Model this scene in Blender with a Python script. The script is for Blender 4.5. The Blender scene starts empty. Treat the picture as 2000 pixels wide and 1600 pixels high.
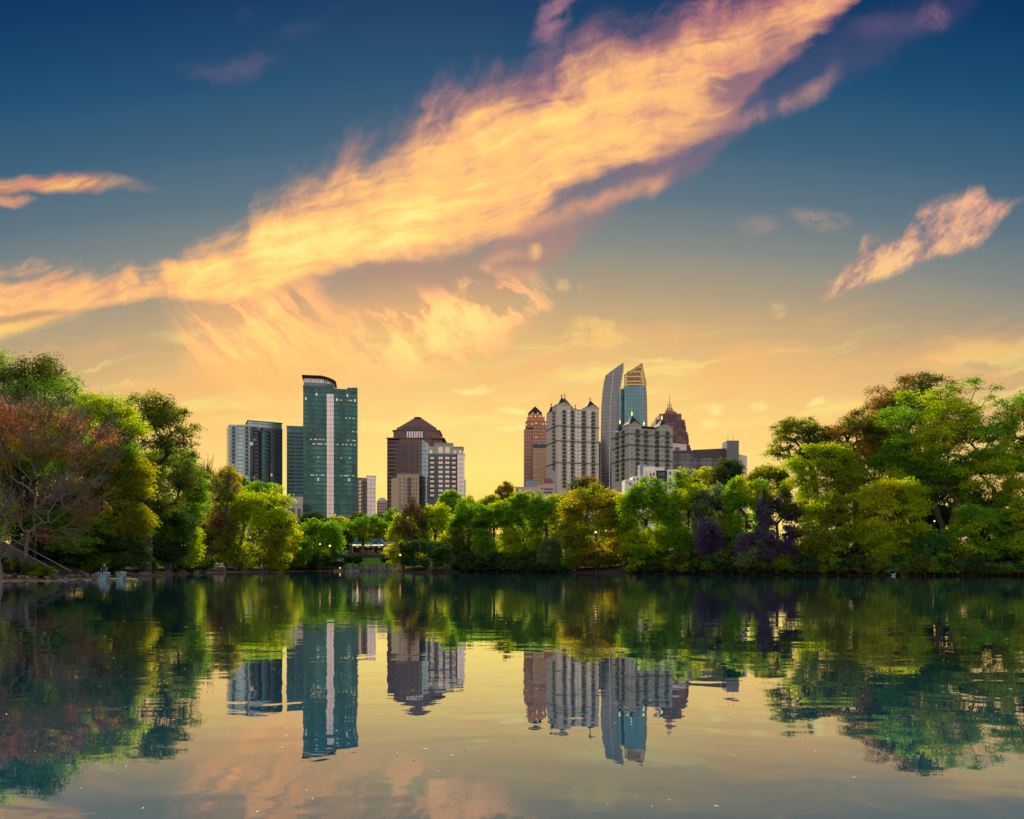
import bpy, bmesh, math, random
import numpy as np
from mathutils import Vector, Matrix
R = math.radians
SC = bpy.context.scene
COL = SC.collection

# ------------------------------------------------------------------ camera
FPX, HOR, CAMH = 1570.0, 1104.0, 1.8        # focal length and horizon row in photo pixels, eye height in metres
cam_data = bpy.data.cameras.new('camera')
cam_data.sensor_width = 36.0
cam_data.lens = 36.0 * FPX / 2000.0
cam_data.shift_y = (HOR - 800.0) / 2000.0
cam_data.clip_start, cam_data.clip_end = 0.1, 20000.0
cam = bpy.data.objects.new('camera', cam_data)
cam.location = (0, 0, CAMH)
cam.rotation_euler = (R(90), 0, 0)
COL.objects.link(cam)
SC.camera = cam
SC.view_settings.view_transform = 'Standard'
SC.view_settings.look = 'None'
SC.view_settings.gamma = 1.0
SC.view_settings.exposure = 1.5
SC.cycles.max_bounces = 8
SC.cycles.diffuse_bounces = 3
SC.cycles.glossy_bounces = 4
SC.cycles.transmission_bounces = 4
SC.cycles.transparent_max_bounces = 8
SC.cycles.caustics_reflective = False
SC.cycles.caustics_refractive = False
SC.cycles.use_denoising = True

def lin(c):
    """sRGB 0..255 -> linear RGBA"""
    o = []
    for v in c[:3]:
        v = v / 255.0
        o.append(v / 12.92 if v <= 0.04045 else ((v + 0.055) / 1.055) ** 2.4)
    return (o[0], o[1], o[2], 1.0)

# ------------------------------------------------------------------ small node language
class S:
    def __init__(s, g, sock): s.g, s.s = g, sock
    def __add__(a, b): return a.g.m('ADD', a, b)
    def __radd__(a, b): return a.g.m('ADD', b, a)
    def __sub__(a, b): return a.g.m('SUBTRACT', a, b)
    def __rsub__(a, b): return a.g.m('SUBTRACT', b, a)
    def __mul__(a, b): return a.g.m('MULTIPLY', a, b)
    def __rmul__(a, b): return a.g.m('MULTIPLY', b, a)
    def __truediv__(a, b): return a.g.m('DIVIDE', a, b)
    def __neg__(a): return a.g.m('MULTIPLY', a, -1.0)

class G:
    def __init__(s, tree):
        s.t = tree
        tree.nodes.clear()
    def new(s, kind, **kw):
        n = s.t.nodes.new(kind)
        for k, v in kw.items(): setattr(n, k, v)
        return n
    def put(s, sock, v):
        if isinstance(v, S): s.t.links.new(v.s, sock)
        elif v is not None: sock.default_value = v
    def m(s, op, a, b=None, c=None):
        n = s.new('ShaderNodeMath', operation=op)
        s.put(n.inputs[0], a); s.put(n.inputs[1], b); s.put(n.inputs[2], c)
        return S(s, n.outputs[0])
    def ss(s, x, a, b, lo=0.0, hi=1.0):
        n = s.new('ShaderNodeMapRange', interpolation_type='SMOOTHSTEP')
        for i, v in enumerate((x, a, b, lo, hi)): s.put(n.inputs[i], v)
        return S(s, n.outputs[0])
    def mr(s, x, a, b, lo=0.0, hi=1.0):
        n = s.new('ShaderNodeMapRange')
        for i, v in enumerate((x, a, b, lo, hi)): s.put(n.inputs[i], v)
        return S(s, n.outputs[0])
    def xyz(s, x, y, z=0.0):
        n = s.new('ShaderNodeCombineXYZ')
        for i, v in enumerate((x, y, z)): s.put(n.inputs[i], v)
        return S(s, n.outputs[0])
    def sep(s, v):
        n = s.new('ShaderNodeSeparateXYZ'); s.put(n.inputs[0], v)
        return [S(s, o) for o in n.outputs]
    def noise(s, vec, scale, detail=3.0, rough=0.5, dist=0.0, color=False, dims='3D'):
        n = s.new('ShaderNodeTexNoise', noise_dimensions=dims)
        s.put(n.inputs['Vector'], vec); s.put(n.inputs['Scale'], scale); s.put(n.inputs['Detail'], detail)
        s.put(n.inputs['Roughness'], rough); s.put(n.inputs['Distortion'], dist)
        return S(s, n.outputs[1 if color else 0])
    def ramp(s, f, stops, interp='LINEAR'):
        n = s.new('ShaderNodeValToRGB'); r = n.color_ramp; r.interpolation = interp
        while len(r.elements) < len(stops): r.elements.new(0.5)
        for e, (p, c) in zip(r.elements, stops):
            e.position = p; e.color = c if len(c) == 4 else (*c, 1.0)
        s.put(n.inputs[0], f)
        return S(s, n.outputs[0])
    def mix(s, f, a, b, mode='MIX', clamp=True):
        n = s.new('ShaderNodeMix', data_type='RGBA', blend_type=mode, clamp_factor=clamp)
        s.put(n.inputs[0], f); s.put(n.inputs[6], a); s.put(n.inputs[7], b)
        return S(s, n.outputs[2])
    def curve(s, x, pts, x0, x1, y0, y1):
        """piecewise curve through pts, all in the caller's units"""
        n = s.new('ShaderNodeFloatCurve'); c = n.mapping.curves[0]
        q = [((a - x0) / (x1 - x0), (b - y0) / (y1 - y0)) for a, b in pts]
        while len(c.points) < len(q): c.points.new(0.5, 0.5)
        for p, (a, b) in zip(c.points, q): p.location = (a, b); p.handle_type = 'AUTO_CLAMPED'
        n.mapping.update()
        s.put(n.inputs['Value'], s.mr(x, x0, x1))
        return s.mr(S(s, n.outputs[0]), 0.0, 1.0, y0, y1)
    def blob(s, X, Y, cx, cy, rx, ry, ang=0.0, inner=0.0):
        """1 in the middle, 0 on an ellipse round (cx, cy), turned by ang degrees"""
        ca, sa = math.cos(R(ang)), math.sin(R(ang))
        dx, dy = X - cx, Y - cy
        a = (dx * ca + dy * sa) * (1.0 / rx)
        b = (dy * ca - dx * sa) * (1.0 / ry)
        d = s.m('SQRT', a * a + b * b)
        return s.ss(d, 1.0, inner)
# ------------------------------------------------------------------ sky: evening gradient, cirrus and a Nishita base
SKYK = 0.355                                  # the painted part of the sky, before exposure
SUN_EL, SUN_AZ = R(30.0), R(-6.0)           # azimuth from +Y towards +X
wd = bpy.data.worlds.new('World'); SC.world = wd; wd.use_nodes = True
def hot_lin(c, k):
    """sunlit cloud: brighter in the red than the picture can show"""
    q = lin(c); return (q[0] * k, q[1], q[2], 1.0)
def build_sky():
    g = G(wd.node_tree)
    tc = g.new('ShaderNodeTexCoord')
    dx, dy, dz = g.sep(S(g, tc.outputs['Generated']))
    yy = g.m('MAXIMUM', dy, 0.08)
    u, v = dx / yy, dz / yy
    X = u * 1.57 + 1.0                       # angular sky chart: degrees are not needed, thousands of photo pixels are
    Y = 1.104 - v * 1.57
    front = g.ss(dy, 0.10, 0.40)
    # clear sky towards the sunset
    el = g.m('SQRT', v * v + u * u * 0.10)
    sky_f = g.ramp(g.mr(el, 0.0, 1.0), [
        (0.00, lin((255, 206, 70))), (0.06, lin((255, 219, 94))), (0.12, lin((255, 228, 124))), (0.19, lin((254, 211, 125))),
        (0.25, lin((240, 194, 122))), (0.295, lin((212, 175, 122))), (0.34, lin((179, 158, 126))), (0.40, lin((134, 138, 132))),
        (0.46, lin((96, 117, 130))), (0.53, lin((60, 97, 123))), (0.61, lin((28, 78, 114))), (0.71, lin((4, 56, 98))),
        (0.82, lin((0, 36, 80))), (1.00, lin((0, 40, 90)))], 'LINEAR')
    # sky away from the sunset: rose low down, blue overhead, brightened as fill light
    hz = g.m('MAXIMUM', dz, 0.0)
    sky_b = g.ramp(hz, [(0.0, BACK_FILL[0]), (0.18, BACK_FILL[1]), (0.45, BACK_FILL[2]), (0.75, BACK_FILL[3]), (1.0, BACK_FILL[4])])
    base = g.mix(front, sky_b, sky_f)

    P = g.xyz(X, Y, 0.0)
    wrp = g.noise(P, 3.2, 3.0, 0.55, color=True, dims='2D')
    wx, wy, wz = g.sep(wrp)
    wrp2 = g.noise(P, 11.0, 4.0, 0.6, color=True, dims='2D')
    vx, vy, vz = g.sep(wrp2)
    X1 = X + (wx - 0.5) * 0.11 + (vx - 0.5) * 0.045
    Y1 = Y + (wy - 0.5) * 0.09 + (vy - 0.5) * 0.040
    XA = X + (wx - 0.5) * 0.13 + (vx - 0.5) * 0.022; YA = Y + (wy - 0.5) * 0.11 + (vy - 0.5) * 0.018
    # streak fields
    def streak(ang, sx, sy, detail, rough, seed, Xs=None, Ys=None, dist=0.0):
        ca, sa = math.cos(R(ang)), math.sin(R(ang))
        Xs = X1 if Xs is None else Xs; Ys = Y1 if Ys is None else Ys
        a = (Xs * ca + Ys * sa) * sx
        b = (Ys * ca - Xs * sa) * sy
        return g.noise(g.xyz(a + seed * 3.7, b + seed * 1.9), 1.0, min(detail, 5.0), rough, dist, dims='2D')
    f_band = streak(-11, 3.0, 17.0, 8.0, 0.60, 1.7, XA, YA)
    f_band2 = streak(-17, 4.5, 42.0, 4.0, 0.62, 5.1, XA, YA)
    f_steep = streak(-62, 3.0, 15.0, 7.0, 0.60, 9.3, XA, YA)
    f_puff = g.noise(g.xyz(X1, Y1), 9.0, 5.0, 0.62, dims='2D')
    f_fan = streak(46, 4.5, 24.0, 7.0, 0.62, 12.0, X + (wx - 0.5) * 0.11 + (vx - 0.5) * 0.035, Y + (wy - 0.5) * 0.10 + (vy - 0.5) * 0.035)

    cloud = base
    def lay(cl, dens, col): return g.mix(dens, cl, col)

    # -- faint violet veil under and beyond the main band
    vU = g.curve(X, [(-.3, .9), (.6, .56), (.8, .50), (1.0, .43), (1.2, .31), (1.4, .235), (1.6, .12), (1.8, .02), (2.3, -.2)], -.3, 2.3, -.4, 1.0)
    vL = g.curve(X, [(-.3, .9), (.6, .64), (.8, .68), (.95, .64), (1.05, .555), (1.2, .445), (1.35, .355), (1.42, .30), (1.5, .245), (1.64, .19), (1.85, .06), (2.3, -.2)], -.3, 2.3, -.4, 1.0)
    veil = g.ss(Y1 - vU, -0.06, 0.01) * g.ss(vL - Y1, -0.004, 0.040) * g.ss(X, 0.58, 0.75) * g.ss(X, 1.35, 1.60, 1.0, 0.42)
    veil = veil * g.mr(f_puff, 0.25, 0.65, 0.45, 1.0)
    vcol = g.ramp(g.mr(Y, 0.0, 0.65), [(0.0, lin((70, 66, 112))), (0.35, lin((108, 94, 122))), (0.6, lin((146, 118, 126))), (0.8, lin((178, 140, 122))), (1.0, lin((214, 168, 118)))])
    cloud = lay(cloud, veil * 0.92, vcol)
    # bright ridge in the veil
    rL = g.curve(X, [(.9, .50), (1.0, .455), (1.1, .425), (1.2, .40), (1.27, .375), (1.31, .348)], .9, 1.31, .3, .6)
    ridge = g.ss(g.m('ABSOLUTE', Y1 - rL), 0.030, 0.0) * g.ss(X, 0.92, 1.10) * g.ss(X, 1.325, 1.27) * g.mr(f_puff, 0.3, 0.7, 0.3, 1.0)
    cloud = lay(cloud, ridge * 0.95, lin((232, 166, 124)))
    r2 = g.curve(X, [(1.36, .285), (1.45, .235), (1.52, .212), (1.58, .195), (1.64, .160)], 1.36, 1.64, .1, .35)
    ridge2 = g.ss(g.m('ABSOLUTE', Y1 - r2), 0.034, 0.0) * g.ss(X, 1.36, 1.50) * g.ss(X, 1.66, 1.58) * g.mr(f_puff, 0.35, 0.65, 0.15, 1.0)
    cloud = lay(cloud, ridge2 * 0.80, lin((190, 140, 132)))

    # -- fan of thin bright cirrus low over the skyline
    fanm = g.blob(X + (wx - .5) * .12 + (vx - .5) * .05, Y + (wy - .5) * .10 + (vy - .5) * .05, 0.520, 0.650, 0.235, 0.175, 40, 0.30)
    fan = g.ss(f_fan * 0.72 + f_puff * 0.28, 0.38, 0.64)
    cloud = lay(cloud, fanm * 0.70, g.mix(g.ss(Y, .55, .75), lin((222, 168, 118)), hot_lin((250, 199, 120), 1.12)))
    cloud = lay(cloud, fanm * fan * 0.95, hot_lin((255, 218, 124), 1.8))
    fan2m = g.blob(X1, Y1, 0.86, 0.640, 0.29, 0.105, -17, 0.2)
    cloud = lay(cloud, g.blob(X1, Y1, 0.80, 0.66, 0.36, 0.13, -10, 0.1) * 0.40, hot_lin((248, 196, 120), 1.08))
    fan2 = fan2m * g.ss(f_puff * 0.62 + f_fan * 0.38, 0.43, 0.57)
    cloud = lay(cloud, fan2 * 0.95, hot_lin((255, 226, 136), 1.8))
    glow3 = g.blob(X1, Y1, 1.17, 0.66, 0.18, 0.05, -6, 0.1) * g.ss(f_puff, 0.45, 0.68)
    cloud = lay(cloud, glow3 * 0.75, lin((255, 214, 122)))
    # haze streaks near the horizon
    f_low = streak(-5, 2.5, 26.0, 3.0, 0.55, 21.0)
    low = g.ss(Y, 0.60, 0.72) * g.ss(Y, 0.98, 0.86) * g.ss(f_low, 0.50, 0.74)
    cloud = lay(cloud, low * 0.60, lin((255, 230, 130)))
    f_low2 = streak(-10, 2.0, 11.0, 3.0, 0.55, 33.0)
    low2 = g.ss(Y, 0.56, 0.70) * g.ss(Y, 0.92, 0.76) * g.ss(f_low2, 0.46, 0.74)
    cloud = lay(cloud, low2 * 0.55, lin((250, 186, 112)))
    for (cx, cy, rx, ry, an) in [(.905, .763, .045, .006, -3), (.985, .806, .035, .008, -4), (.985, .838, .04, .006, -6), (1.41, .805, .022, .012, -20),
                                 (1.385, .832, .03, .010, -10), (1.50, .797, .026, .009, -12), (1.60, .79, .022, .008, -8), (.735, .935, .05, .010, -12)]:
        cloud = lay(cloud, g.blob(X1, Y1 + (wy - 0.5) * -0.07, cx, cy, rx * 1.2, ry * 1.5, an, 0.1) * g.mr(f_puff, .3, .6, .3, 1.0), lin((255, 236, 150)))

    # -- the main band
    fU = g.curve(X + (vx - 0.5) * 0.05, [(-.3, .62), (0.0, .555), (.09, .532), (.17, .545), (.25, .552), (.35, .515), (.42, .490), (.470, .476), (.500, .412), (.54, .392), (.60, .362),
                     (.70, .325), (.78, .278), (.84, .232), (.92, .210), (1.0, .190), (1.08, .162), (1.18, .116), (1.30, .070), (1.42, .020), (1.55, -.04), (1.8, -.16), (2.3, -.38)], -.3, 2.3, -.4, .8)
    fL = g.curve(X, [(-.3, .70), (0.0, .640), (.10, .615), (.17, .598), (.25, .585), (.32, .572), (.38, .575), (.44, .590), (.50, .580), (.60, .552), (.70, .512),
                     (.80, .494), (.90, .474), (1.0, .446), (1.04, .420), (1.10, .376), (1.20, .334), (1.30, .292), (1.38, .262), (1.43, .220), (1.48, .160), (1.54, .108),
                     (1.60, .060), (1.70, -.02), (1.9, -.16), (2.3, -.36)], -.3, 2.3, -.4, .8)
    kx = g.ss(X, 0.30, 0.65, 0.35, 1.0)                      # the thin western end is smoother
    Y2 = Y + ((wy - 0.5) * 0.055 + (vy - 0.5) * 0.040) * kx
    a = Y2 + 0.012 + (f_steep - 0.5) * 0.090 * kx + (f_puff - .5) * 0.030 - fU
    b = fL + 0.012 - Y2 + (f_band - 0.5) * 0.045 * kx
    th = (f_band - 0.5) * 0.60 + (f_band2 - 0.5) * 0.45 + (f_puff - 0.5) * 0.62
    body = g.ss(a + th * 0.09, kx * -0.035, kx * 0.095) * g.ss(b, -0.006, kx * 0.040)
    fringe = g.ss(a, -0.090, 0.03) * g.ss(b, -0.01, 0.03) * g.ss(f_steep + f_puff * .4, 0.50, 0.90) * g.ss(X, 0.40, 0.8)
    cloud = lay(cloud, fringe * 0.62, g.mix(g.ss(X, 0.5, 1.4), lin((158, 124, 122)), lin((132, 92, 122))))
    gapR = g.ss(f_band + g.blob(X1, Y1, 1.455, 0.160, 0.24, 0.090, -40, 0.0) * 0.50, 0.56, 0.98)
    heat = g.mr(th, -0.23, 0.25, 0.26, 0.86) - (1.0 - g.ss(a, -0.02, 0.10)) * (g.ss(X, 0.5, 1.3) * 0.20 + 0.16)
    heat = heat + g.blob(X, Y, 0.60, 0.485, 0.46, 0.095, -16, 0.0) * 0.24 - g.ss(X, 1.05, 1.65) * 0.14 - g.ss(X, 0.45, 0.0) * 0.04
    hot = g.ramp(heat, [(0.0, lin((138, 104, 122))), (0.12, lin((196, 132, 124))), (0.28, lin((234, 166, 124))), (0.45, lin((250, 188, 122))),
                        (0.64, hot_lin((255, 205, 120), 1.25)), (0.80, hot_lin((255, 227, 128), 1.4)), (1.0, hot_lin((255, 240, 160), 1.5))])
    for (cx, cy, rx, ry, an) in [(.905, .388, .060, .014, -4), (.555, .435, .045, .022, -10), (1.04, .392, .050, .014, -8), (1.13, .352, .060, .012, -12), (1.34, .235, .10, .012, -8), (1.38, .205, .08, .010, -10)]:
        heat = heat - g.blob(XA, YA, cx, cy, rx * 1.3, ry * 1.5, an, 0.0) * g.mr(f_puff, .35, .6, .25, .75) * .9
    dens = body * g.mr(th, -0.30, -0.06, 0.78, 1.0) * (1.0 - gapR * 0.85)
    cloud = lay(cloud, g.ss(a + th * 0.09, kx * -0.07, kx * 0.05) * g.ss(b + th * 0.05, kx * -0.018, kx * 0.022) * 0.62, g.mix(g.ss(Y, .10, .50), lin((176, 116, 124)), lin((226, 172, 122))))
    cloud = lay(cloud, body * gapR * 0.7, lin((98, 84, 122)))
    hot = g.mix(g.ss(X - Y * 1.2, 0.85, 1.60) * 0.62, hot, g.mix(g.ss(heat, .25, .75), lin((206, 126, 124)), lin((250, 182, 130))))
    cloud = lay(cloud, dens, hot)

    # -- lens under the left end, split by a grey gap
    lens = g.blob(X + (vx - .5) * .02, Y + (vy - .5) * .02, 0.00, 0.642, 0.21, 0.030, -13, 0.25)
    cloud = lay(cloud, lens * g.mr(f_band, .30, .55, .6, 1.0), g.mix(g.ss(Y, .61, .66), lin((232, 178, 118)), lin((255, 214, 112))))
    gapL = g.blob(X + (vx - .5) * .03, Y + (vy - .5) * .02, 0.03, 0.622, 0.17, 0.012, -8, 0.2)
    cloud = lay(cloud, gapL * 0.75, lin((186, 150, 118)))
    # -- streak high on the left
    sU = g.blob(XA, YA, 0.09, 0.360, 0.235, 0.026, 2, 0.15) * g.mr(f_band, .32, .55, .35, 1.0)
    cloud = lay(cloud, sU * 0.95, g.mix(g.ss(f_band2, .40, .65), lin((222, 146, 112)), lin((255, 192, 112))))
    cloud = lay(cloud, g.blob(X1, Y1, 0.0, 0.385, 0.06, 0.014, 12, 0.1) * 0.8, lin((232, 162, 116)))
    # -- feather on the right
    X3, Y3 = X + (wx - .5) * .03 + (vx - .5) * .025, Y + (wy - .5) * .02 + (vy - .5) * .025
    rU = g.curve(X3, [(1.57, .582), (1.62, .545), (1.66, .505), (1.70, .455), (1.74, .468), (1.78, .420), (1.86, .385), (1.91, .368), (1.95, .395), (2.00, .392), (2.05, .36)], 1.57, 2.05, .3, .65)
    rL = g.curve(X3, [(1.57, .586), (1.64, .580), (1.70, .556), (1.76, .538), (1.82, .515), (1.90, .492), (1.94, .455), (1.99, .405), (2.05, .37)], 1.57, 2.05, .3, .65)
    f_r = streak(-44, 8.0, 17.0, 5.0, 0.66, 44.0, X + (vx - .5) * .02, Y + (vy - .5) * .02)
    rwd = g.ss(Y3 - rU + (f_r - .5) * .03, -.012, .026) * g.ss(rL - Y3, -.004, .020) * g.ss(X, 1.565, 1.60)
    cloud = lay(cloud, rwd * g.ss(f_r, 0.30, 0.48), g.mix(g.ss(f_r, .40, .64), lin((182, 142, 132)), g.mix(g.ss(Y, .40, .58), lin((240, 180, 142)), lin((253, 204, 136)))))
    # -- small scraps
    for (cx, cy, rx, ry, an, c, k) in [(1.595, .418, .045, .016, 8, (214, 168, 140), .9), (1.475, .424, .04, .014, 4, (176, 150, 140), .6), (1.52, .605, .018, .010, 10, (246, 196, 136), .8),
                                       (1.812, .035, .030, .020, -50, (160, 112, 132), .9), (1.76, .05, .08, .026, -10, (98, 84, 122), .6),
                                       (.45, .132, .075, .020, -6, (96, 92, 124), .7), (.57, .07, .13, .016, -26, (58, 76, 116), .45), (.482, .04, .02, .018, 40, (60, 84, 122), .4),
                                       (1.093, .035, .065, .026, -68, (186, 130, 138), 1.0), (1.066, .11, .075, .022, -80, (118, 94, 128), .95), (1.115, .01, .06, .016, -42, (150, 108, 134), .8), (1.078, .015, .06, .014, 82, (130, 100, 132), .8),
                                       (.905, .557, .013, .013, 0, (252, 208, 138), .95), (.953, .529, .011, .010, 0, (240, 186, 130), .9), (1.043, .494, .014, .014, 0, (246, 184, 130), .9),
                                       (1.097, .559, .012, .012, 0, (252, 208, 138), .95), (1.133, .560, .008, .008, 0, (236, 190, 134), .7), (1.0, .50, .06, .014, -12, (226, 168, 126), .6)]:
        Xs, Ys = (X + (vx - .5) * .04, Y + (vy - .5) * .04) if rx < .02 else (X1, Y1)
        bl = g.blob(Xs, Ys, cx, cy, rx * 1.6, ry * 1.8, an, 0.0)
        cloud = lay(cloud, bl * g.ss(f_puff * .55 + (f_band if rx > .03 else f_steep) * .45, .36, .62) * k, lin(c))
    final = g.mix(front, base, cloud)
    # below the horizon the sky is never seen; keep it dark
    final = g.mix(g.ss(dz, -0.02, -0.10), final, (0.02, 0.03, 0.04, 1.0))
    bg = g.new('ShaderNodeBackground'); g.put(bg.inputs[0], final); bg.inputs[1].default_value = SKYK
    sk = g.new('ShaderNodeTexSky', sky_type='NISHITA'); sk.sun_disc = False
    sk.sun_elevation = SUN_EL; sk.sun_rotation = SUN_AZ
    bg2 = g.new('ShaderNodeBackground'); g.t.links.new(sk.outputs[0], bg2.inputs[0]); bg2.inputs[1].default_value = NISHITA
    add = g.new('ShaderNodeAddShader'); g.t.links.new(bg.outputs[0], add.inputs[0]); g.t.links.new(bg2.outputs[0], add.inputs[1])
    out = g.new('ShaderNodeOutputWorld'); g.t.links.new(add.outputs[0], out.inputs[0])
NISHITA = 0.0003
BACK_FILL = [(1.5, 1.2, 1.0, 1), (1.7, 1.42, 1.3, 1), (1.25, 1.3, 1.45, 1), (0.50, 0.72, 1.1, 1), (0.10, 0.26, 0.55, 1)]  # unseen rear sky, raised to fill the camera-facing sides with light
build_sky()
wd.cycles.sampling_method = 'MANUAL'; wd.cycles.sample_map_resolution = 1024

sun_d = bpy.data.lights.new('sun', 'SUN'); sun_d.energy = 5.0; sun_d.angle = R(6.0); sun_d.color = (1.0, 0.87, 0.58)
sun = bpy.data.objects.new('sun', sun_d); COL.objects.link(sun)
sd = Vector((math.sin(SUN_AZ) * math.cos(SUN_EL), math.cos(SUN_AZ) * math.cos(SUN_EL), math.sin(SUN_EL)))
sun.rotation_euler = sd.to_track_quat('Z', 'Y').to_euler()
sun.location = (0, 300, 400)
# ------------------------------------------------------------------ object helpers
rng = np.random.default_rng(7)
def at(px, py, Y):
    """the point at depth Y on the sight line through a photo pixel"""
    return Vector(((px - 1000.0) / FPX * Y, Y, CAMH + (HOR - py) / FPX * Y))
def tag(o, label=None, cat=None, group=None, kind=None):
    for k, v in (('label', label), ('category', cat), ('group', group), ('kind', kind)):
        if v: o[k] = v
    return o
def empty(name, loc, rz=0.0, label=None, cat=None, group=None):
    o = bpy.data.objects.new(name, None); COL.objects.link(o)
    o.empty_display_size = 0.5
    o.location = loc; o.rotation_euler = (0, 0, rz)
    return tag(o, label, cat, group)
def link(name, me, mat=None, parent=None, loc=None, smooth=False):
    if mat is not None and len(me.materials) == 0:
        for m in (mat if isinstance(mat, (list, tuple)) else [mat]): me.materials.append(m)
    if smooth:
        me.polygons.foreach_set('use_smooth', np.ones(len(me.polygons), bool))
    o = bpy.data.objects.new(name, me); COL.objects.link(o)
    if parent is not None: o.parent = parent
    if loc is not None: o.location = loc
    return o
def np_mesh(name, V, Fq):
    """V (n,3), Fq (m,k) faces with k corners each"""
    me = bpy.data.meshes.new(name)
    V = np.asarray(V, np.float32); Fq = np.asarray(Fq, np.int32)
    m, k = Fq.shape
    me.vertices.add(len(V)); me.vertices.foreach_set('co', V.ravel())
    me.loops.add(m * k); me.loops.foreach_set('vertex_index', Fq.ravel())
    me.polygons.add(m)
    me.polygons.foreach_set('loop_start', np.arange(0, m * k, k, dtype=np.int32))
    me.update(calc_edges=True)
    return me

class MB:
    """collects boxes, prisms, tubes, lathes; build() links them as one mesh. Walls get UVs in metres."""
    def __init__(s): s.v, s.f, s.uv, s.mi = [], [], [], []
    def face(s, pts, uv=None, mi=0):
        i = len(s.v); s.v += [tuple(p) for p in pts]
        s.f.append(tuple(range(i, i + len(pts))))
        s.uv.append(uv if uv else [(p[0], p[1]) for p in pts]); s.mi.append(mi)
    def prism(s, poly, z0, z1, top=True, bottom=False, mi=0, mt=None, z1f=None, closed=True, z0f=None):
        """upright prism over a footprint (counter-clockwise); z1f(i) may vary the top per corner"""
        n = len(poly); u = 0.0
        Z1 = [z1f(*p) if z1f else z1 for p in poly]
        Z0 = [z0f(*p) if z0f else z0 for p in poly]
        for i in range(n if closed else n - 1):
            a, b = poly[i], poly[(i + 1) % n]; j = (i + 1) % n
            L = math.hypot(b[0] - a[0], b[1] - a[1])
            s.face([(a[0], a[1], Z0[i]), (b[0], b[1], Z0[j]), (b[0], b[1], Z1[j]), (a[0], a[1], Z1[i])],
                   [(u, Z0[i]), (u + L, Z0[j]), (u + L, Z1[j]), (u, Z1[i])], mi)
            u += L
        if top: s.face([(p[0], p[1], z) for p, z in zip(poly, Z1)], None, mi if mt is None else mt)
        if bottom: s.face([(p[0], p[1], z) for p, z in list(zip(poly, Z0))[::-1]], None, mi if mt is None else mt)
    def box(s, x0, x1, y0, y1, z0, z1, mi=0, mt=None):
        s.prism([(x0, y0), (x1, y0), (x1, y1), (x0, y1)], z0, z1, True, True, mi, mt)
    def frustum(s, poly0, z0, poly1, z1, mi=0, top=True):
        n = len(poly0); u = 0
        for i in range(n):
            j = (i + 1) % n; a, b, c, d = poly0[i], poly0[j], poly1[j], poly1[i]
            L = math.hypot(b[0] - a[0], b[1] - a[1])
            s.face([(*a, z0), (*b, z0), (*c, z1), (*d, z1)], [(u, z0), (u + L, z0), (u + L, z1), (u, z1)], mi); u += L
        if top: s.face([(*p, z1) for p in poly1], None, mi)
    def tube(s, pts, rad, n=6, mi=0, cap=True):
        pts = [Vector(p) for p in pts]
        rad = rad if isinstance(rad, (list, tuple)) else [rad] * len(pts)
        rings = []
        for k, p in enumerate(pts):
            t = (pts[min(k + 1, len(pts) - 1)] - pts[max(k - 1, 0)]).normalized()
            a = t.cross(Vector((0, 0, 1)) if abs(t.z) < .9 else Vector((1, 0, 0))).normalized(); b = t.cross(a)
            rings.append([p + (a * math.cos(2 * math.pi * i / n) + b * math.sin(2 * math.pi * i / n)) * rad[k] for i in range(n)])
        for k in range(len(rings) - 1):
            for i in range(n):
                j = (i + 1) % n
                s.face([rings[k][i], rings[k + 1][i], rings[k + 1][j], rings[k][j]], None, mi)
        if cap:
            s.face(rings[0], None, mi); s.face(rings[-1][::-1], None, mi)
    def lathe(s, prof, n=10, c=(0, 0, 0), mi=0):
        """prof: (radius, z) pairs from bottom to top"""
        for (r0, z0), (r1, z1) in zip(prof[:-1], prof[1:]):
            for i in range(n):
                a, b = 2 * math.pi * i / n, 2 * math.pi * (i + 1) / n
                q = [(c[0] + r * math.cos(t), c[1] + r * math.sin(t), c[2] + z) for r, z, t in ((r0, z0, a), (r0, z0, b), (r1, z1, b), (r1, z1, a))]
                if r0 < 1e-6: q = [q[0], q[2], q[3]]
                elif r1 < 1e-6: q = q[:3]
                s.face(q, None, mi)
    def mesh(s, name):
        me = bpy.data.meshes.new(name); me.from_pydata(s.v, [], s.f)
        uvl = me.uv_layers.new(name='UVMap')
        uvl.data.foreach_set('uv', np.array([c for f in s.uv for c in f], np.float32).ravel())
        me.polygons.foreach_set('material_index', np.array(s.mi, np.int32))
        me.update()
        return me
    def build(s, name, mats, parent=None, loc=None, smooth=False):
        return link(name, s.mesh(name), mats, parent, loc, smooth)

# ------------------------------------------------------------------ materials
def mat(name):
    m = bpy.data.materials.new(name); m.use_nodes = True
    return m, G(m.node_tree)
def out(g, sh): 
    o = g.new('ShaderNodeOutputMaterial'); g.t.links.new(sh, o.inputs[0])
def plain(name, c, rough=0.7, metal=0.0, var=0.15, scale=1.0, emit=None, spec=0.5):
    """one base colour with soft wear in it"""
    m, g = mat(name)
    tc = g.new('ShaderNodeTexCoord')
    n = g.noise(S(g, tc.outputs['Object']), scale, 4.0, 0.6)
    c = (*c[:3], 1.0)
    dark = tuple(v * (1 - var) for v in c[:3]) + (1.0,); lite = tuple(min(1, v * (1 + var)) for v in c[:3]) + (1.0,)
    col = g.mix(g.mr(n, 0.3, 0.7), dark, lite)
    b = g.new('ShaderNodeBsdfPrincipled')
    g.put(b.inputs['Base Color'], col); b.inputs['Roughness'].default_value = rough; b.inputs['Metallic'].default_value = metal
    b.inputs['Specular IOR Level'].default_value = spec
    if emit: b.inputs['Emission Color'].default_value = (*emit[0], 1.0); b.inputs['Emission Strength'].default_value = emit[1]
    out(g, b.outputs[0])
    return m
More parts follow.
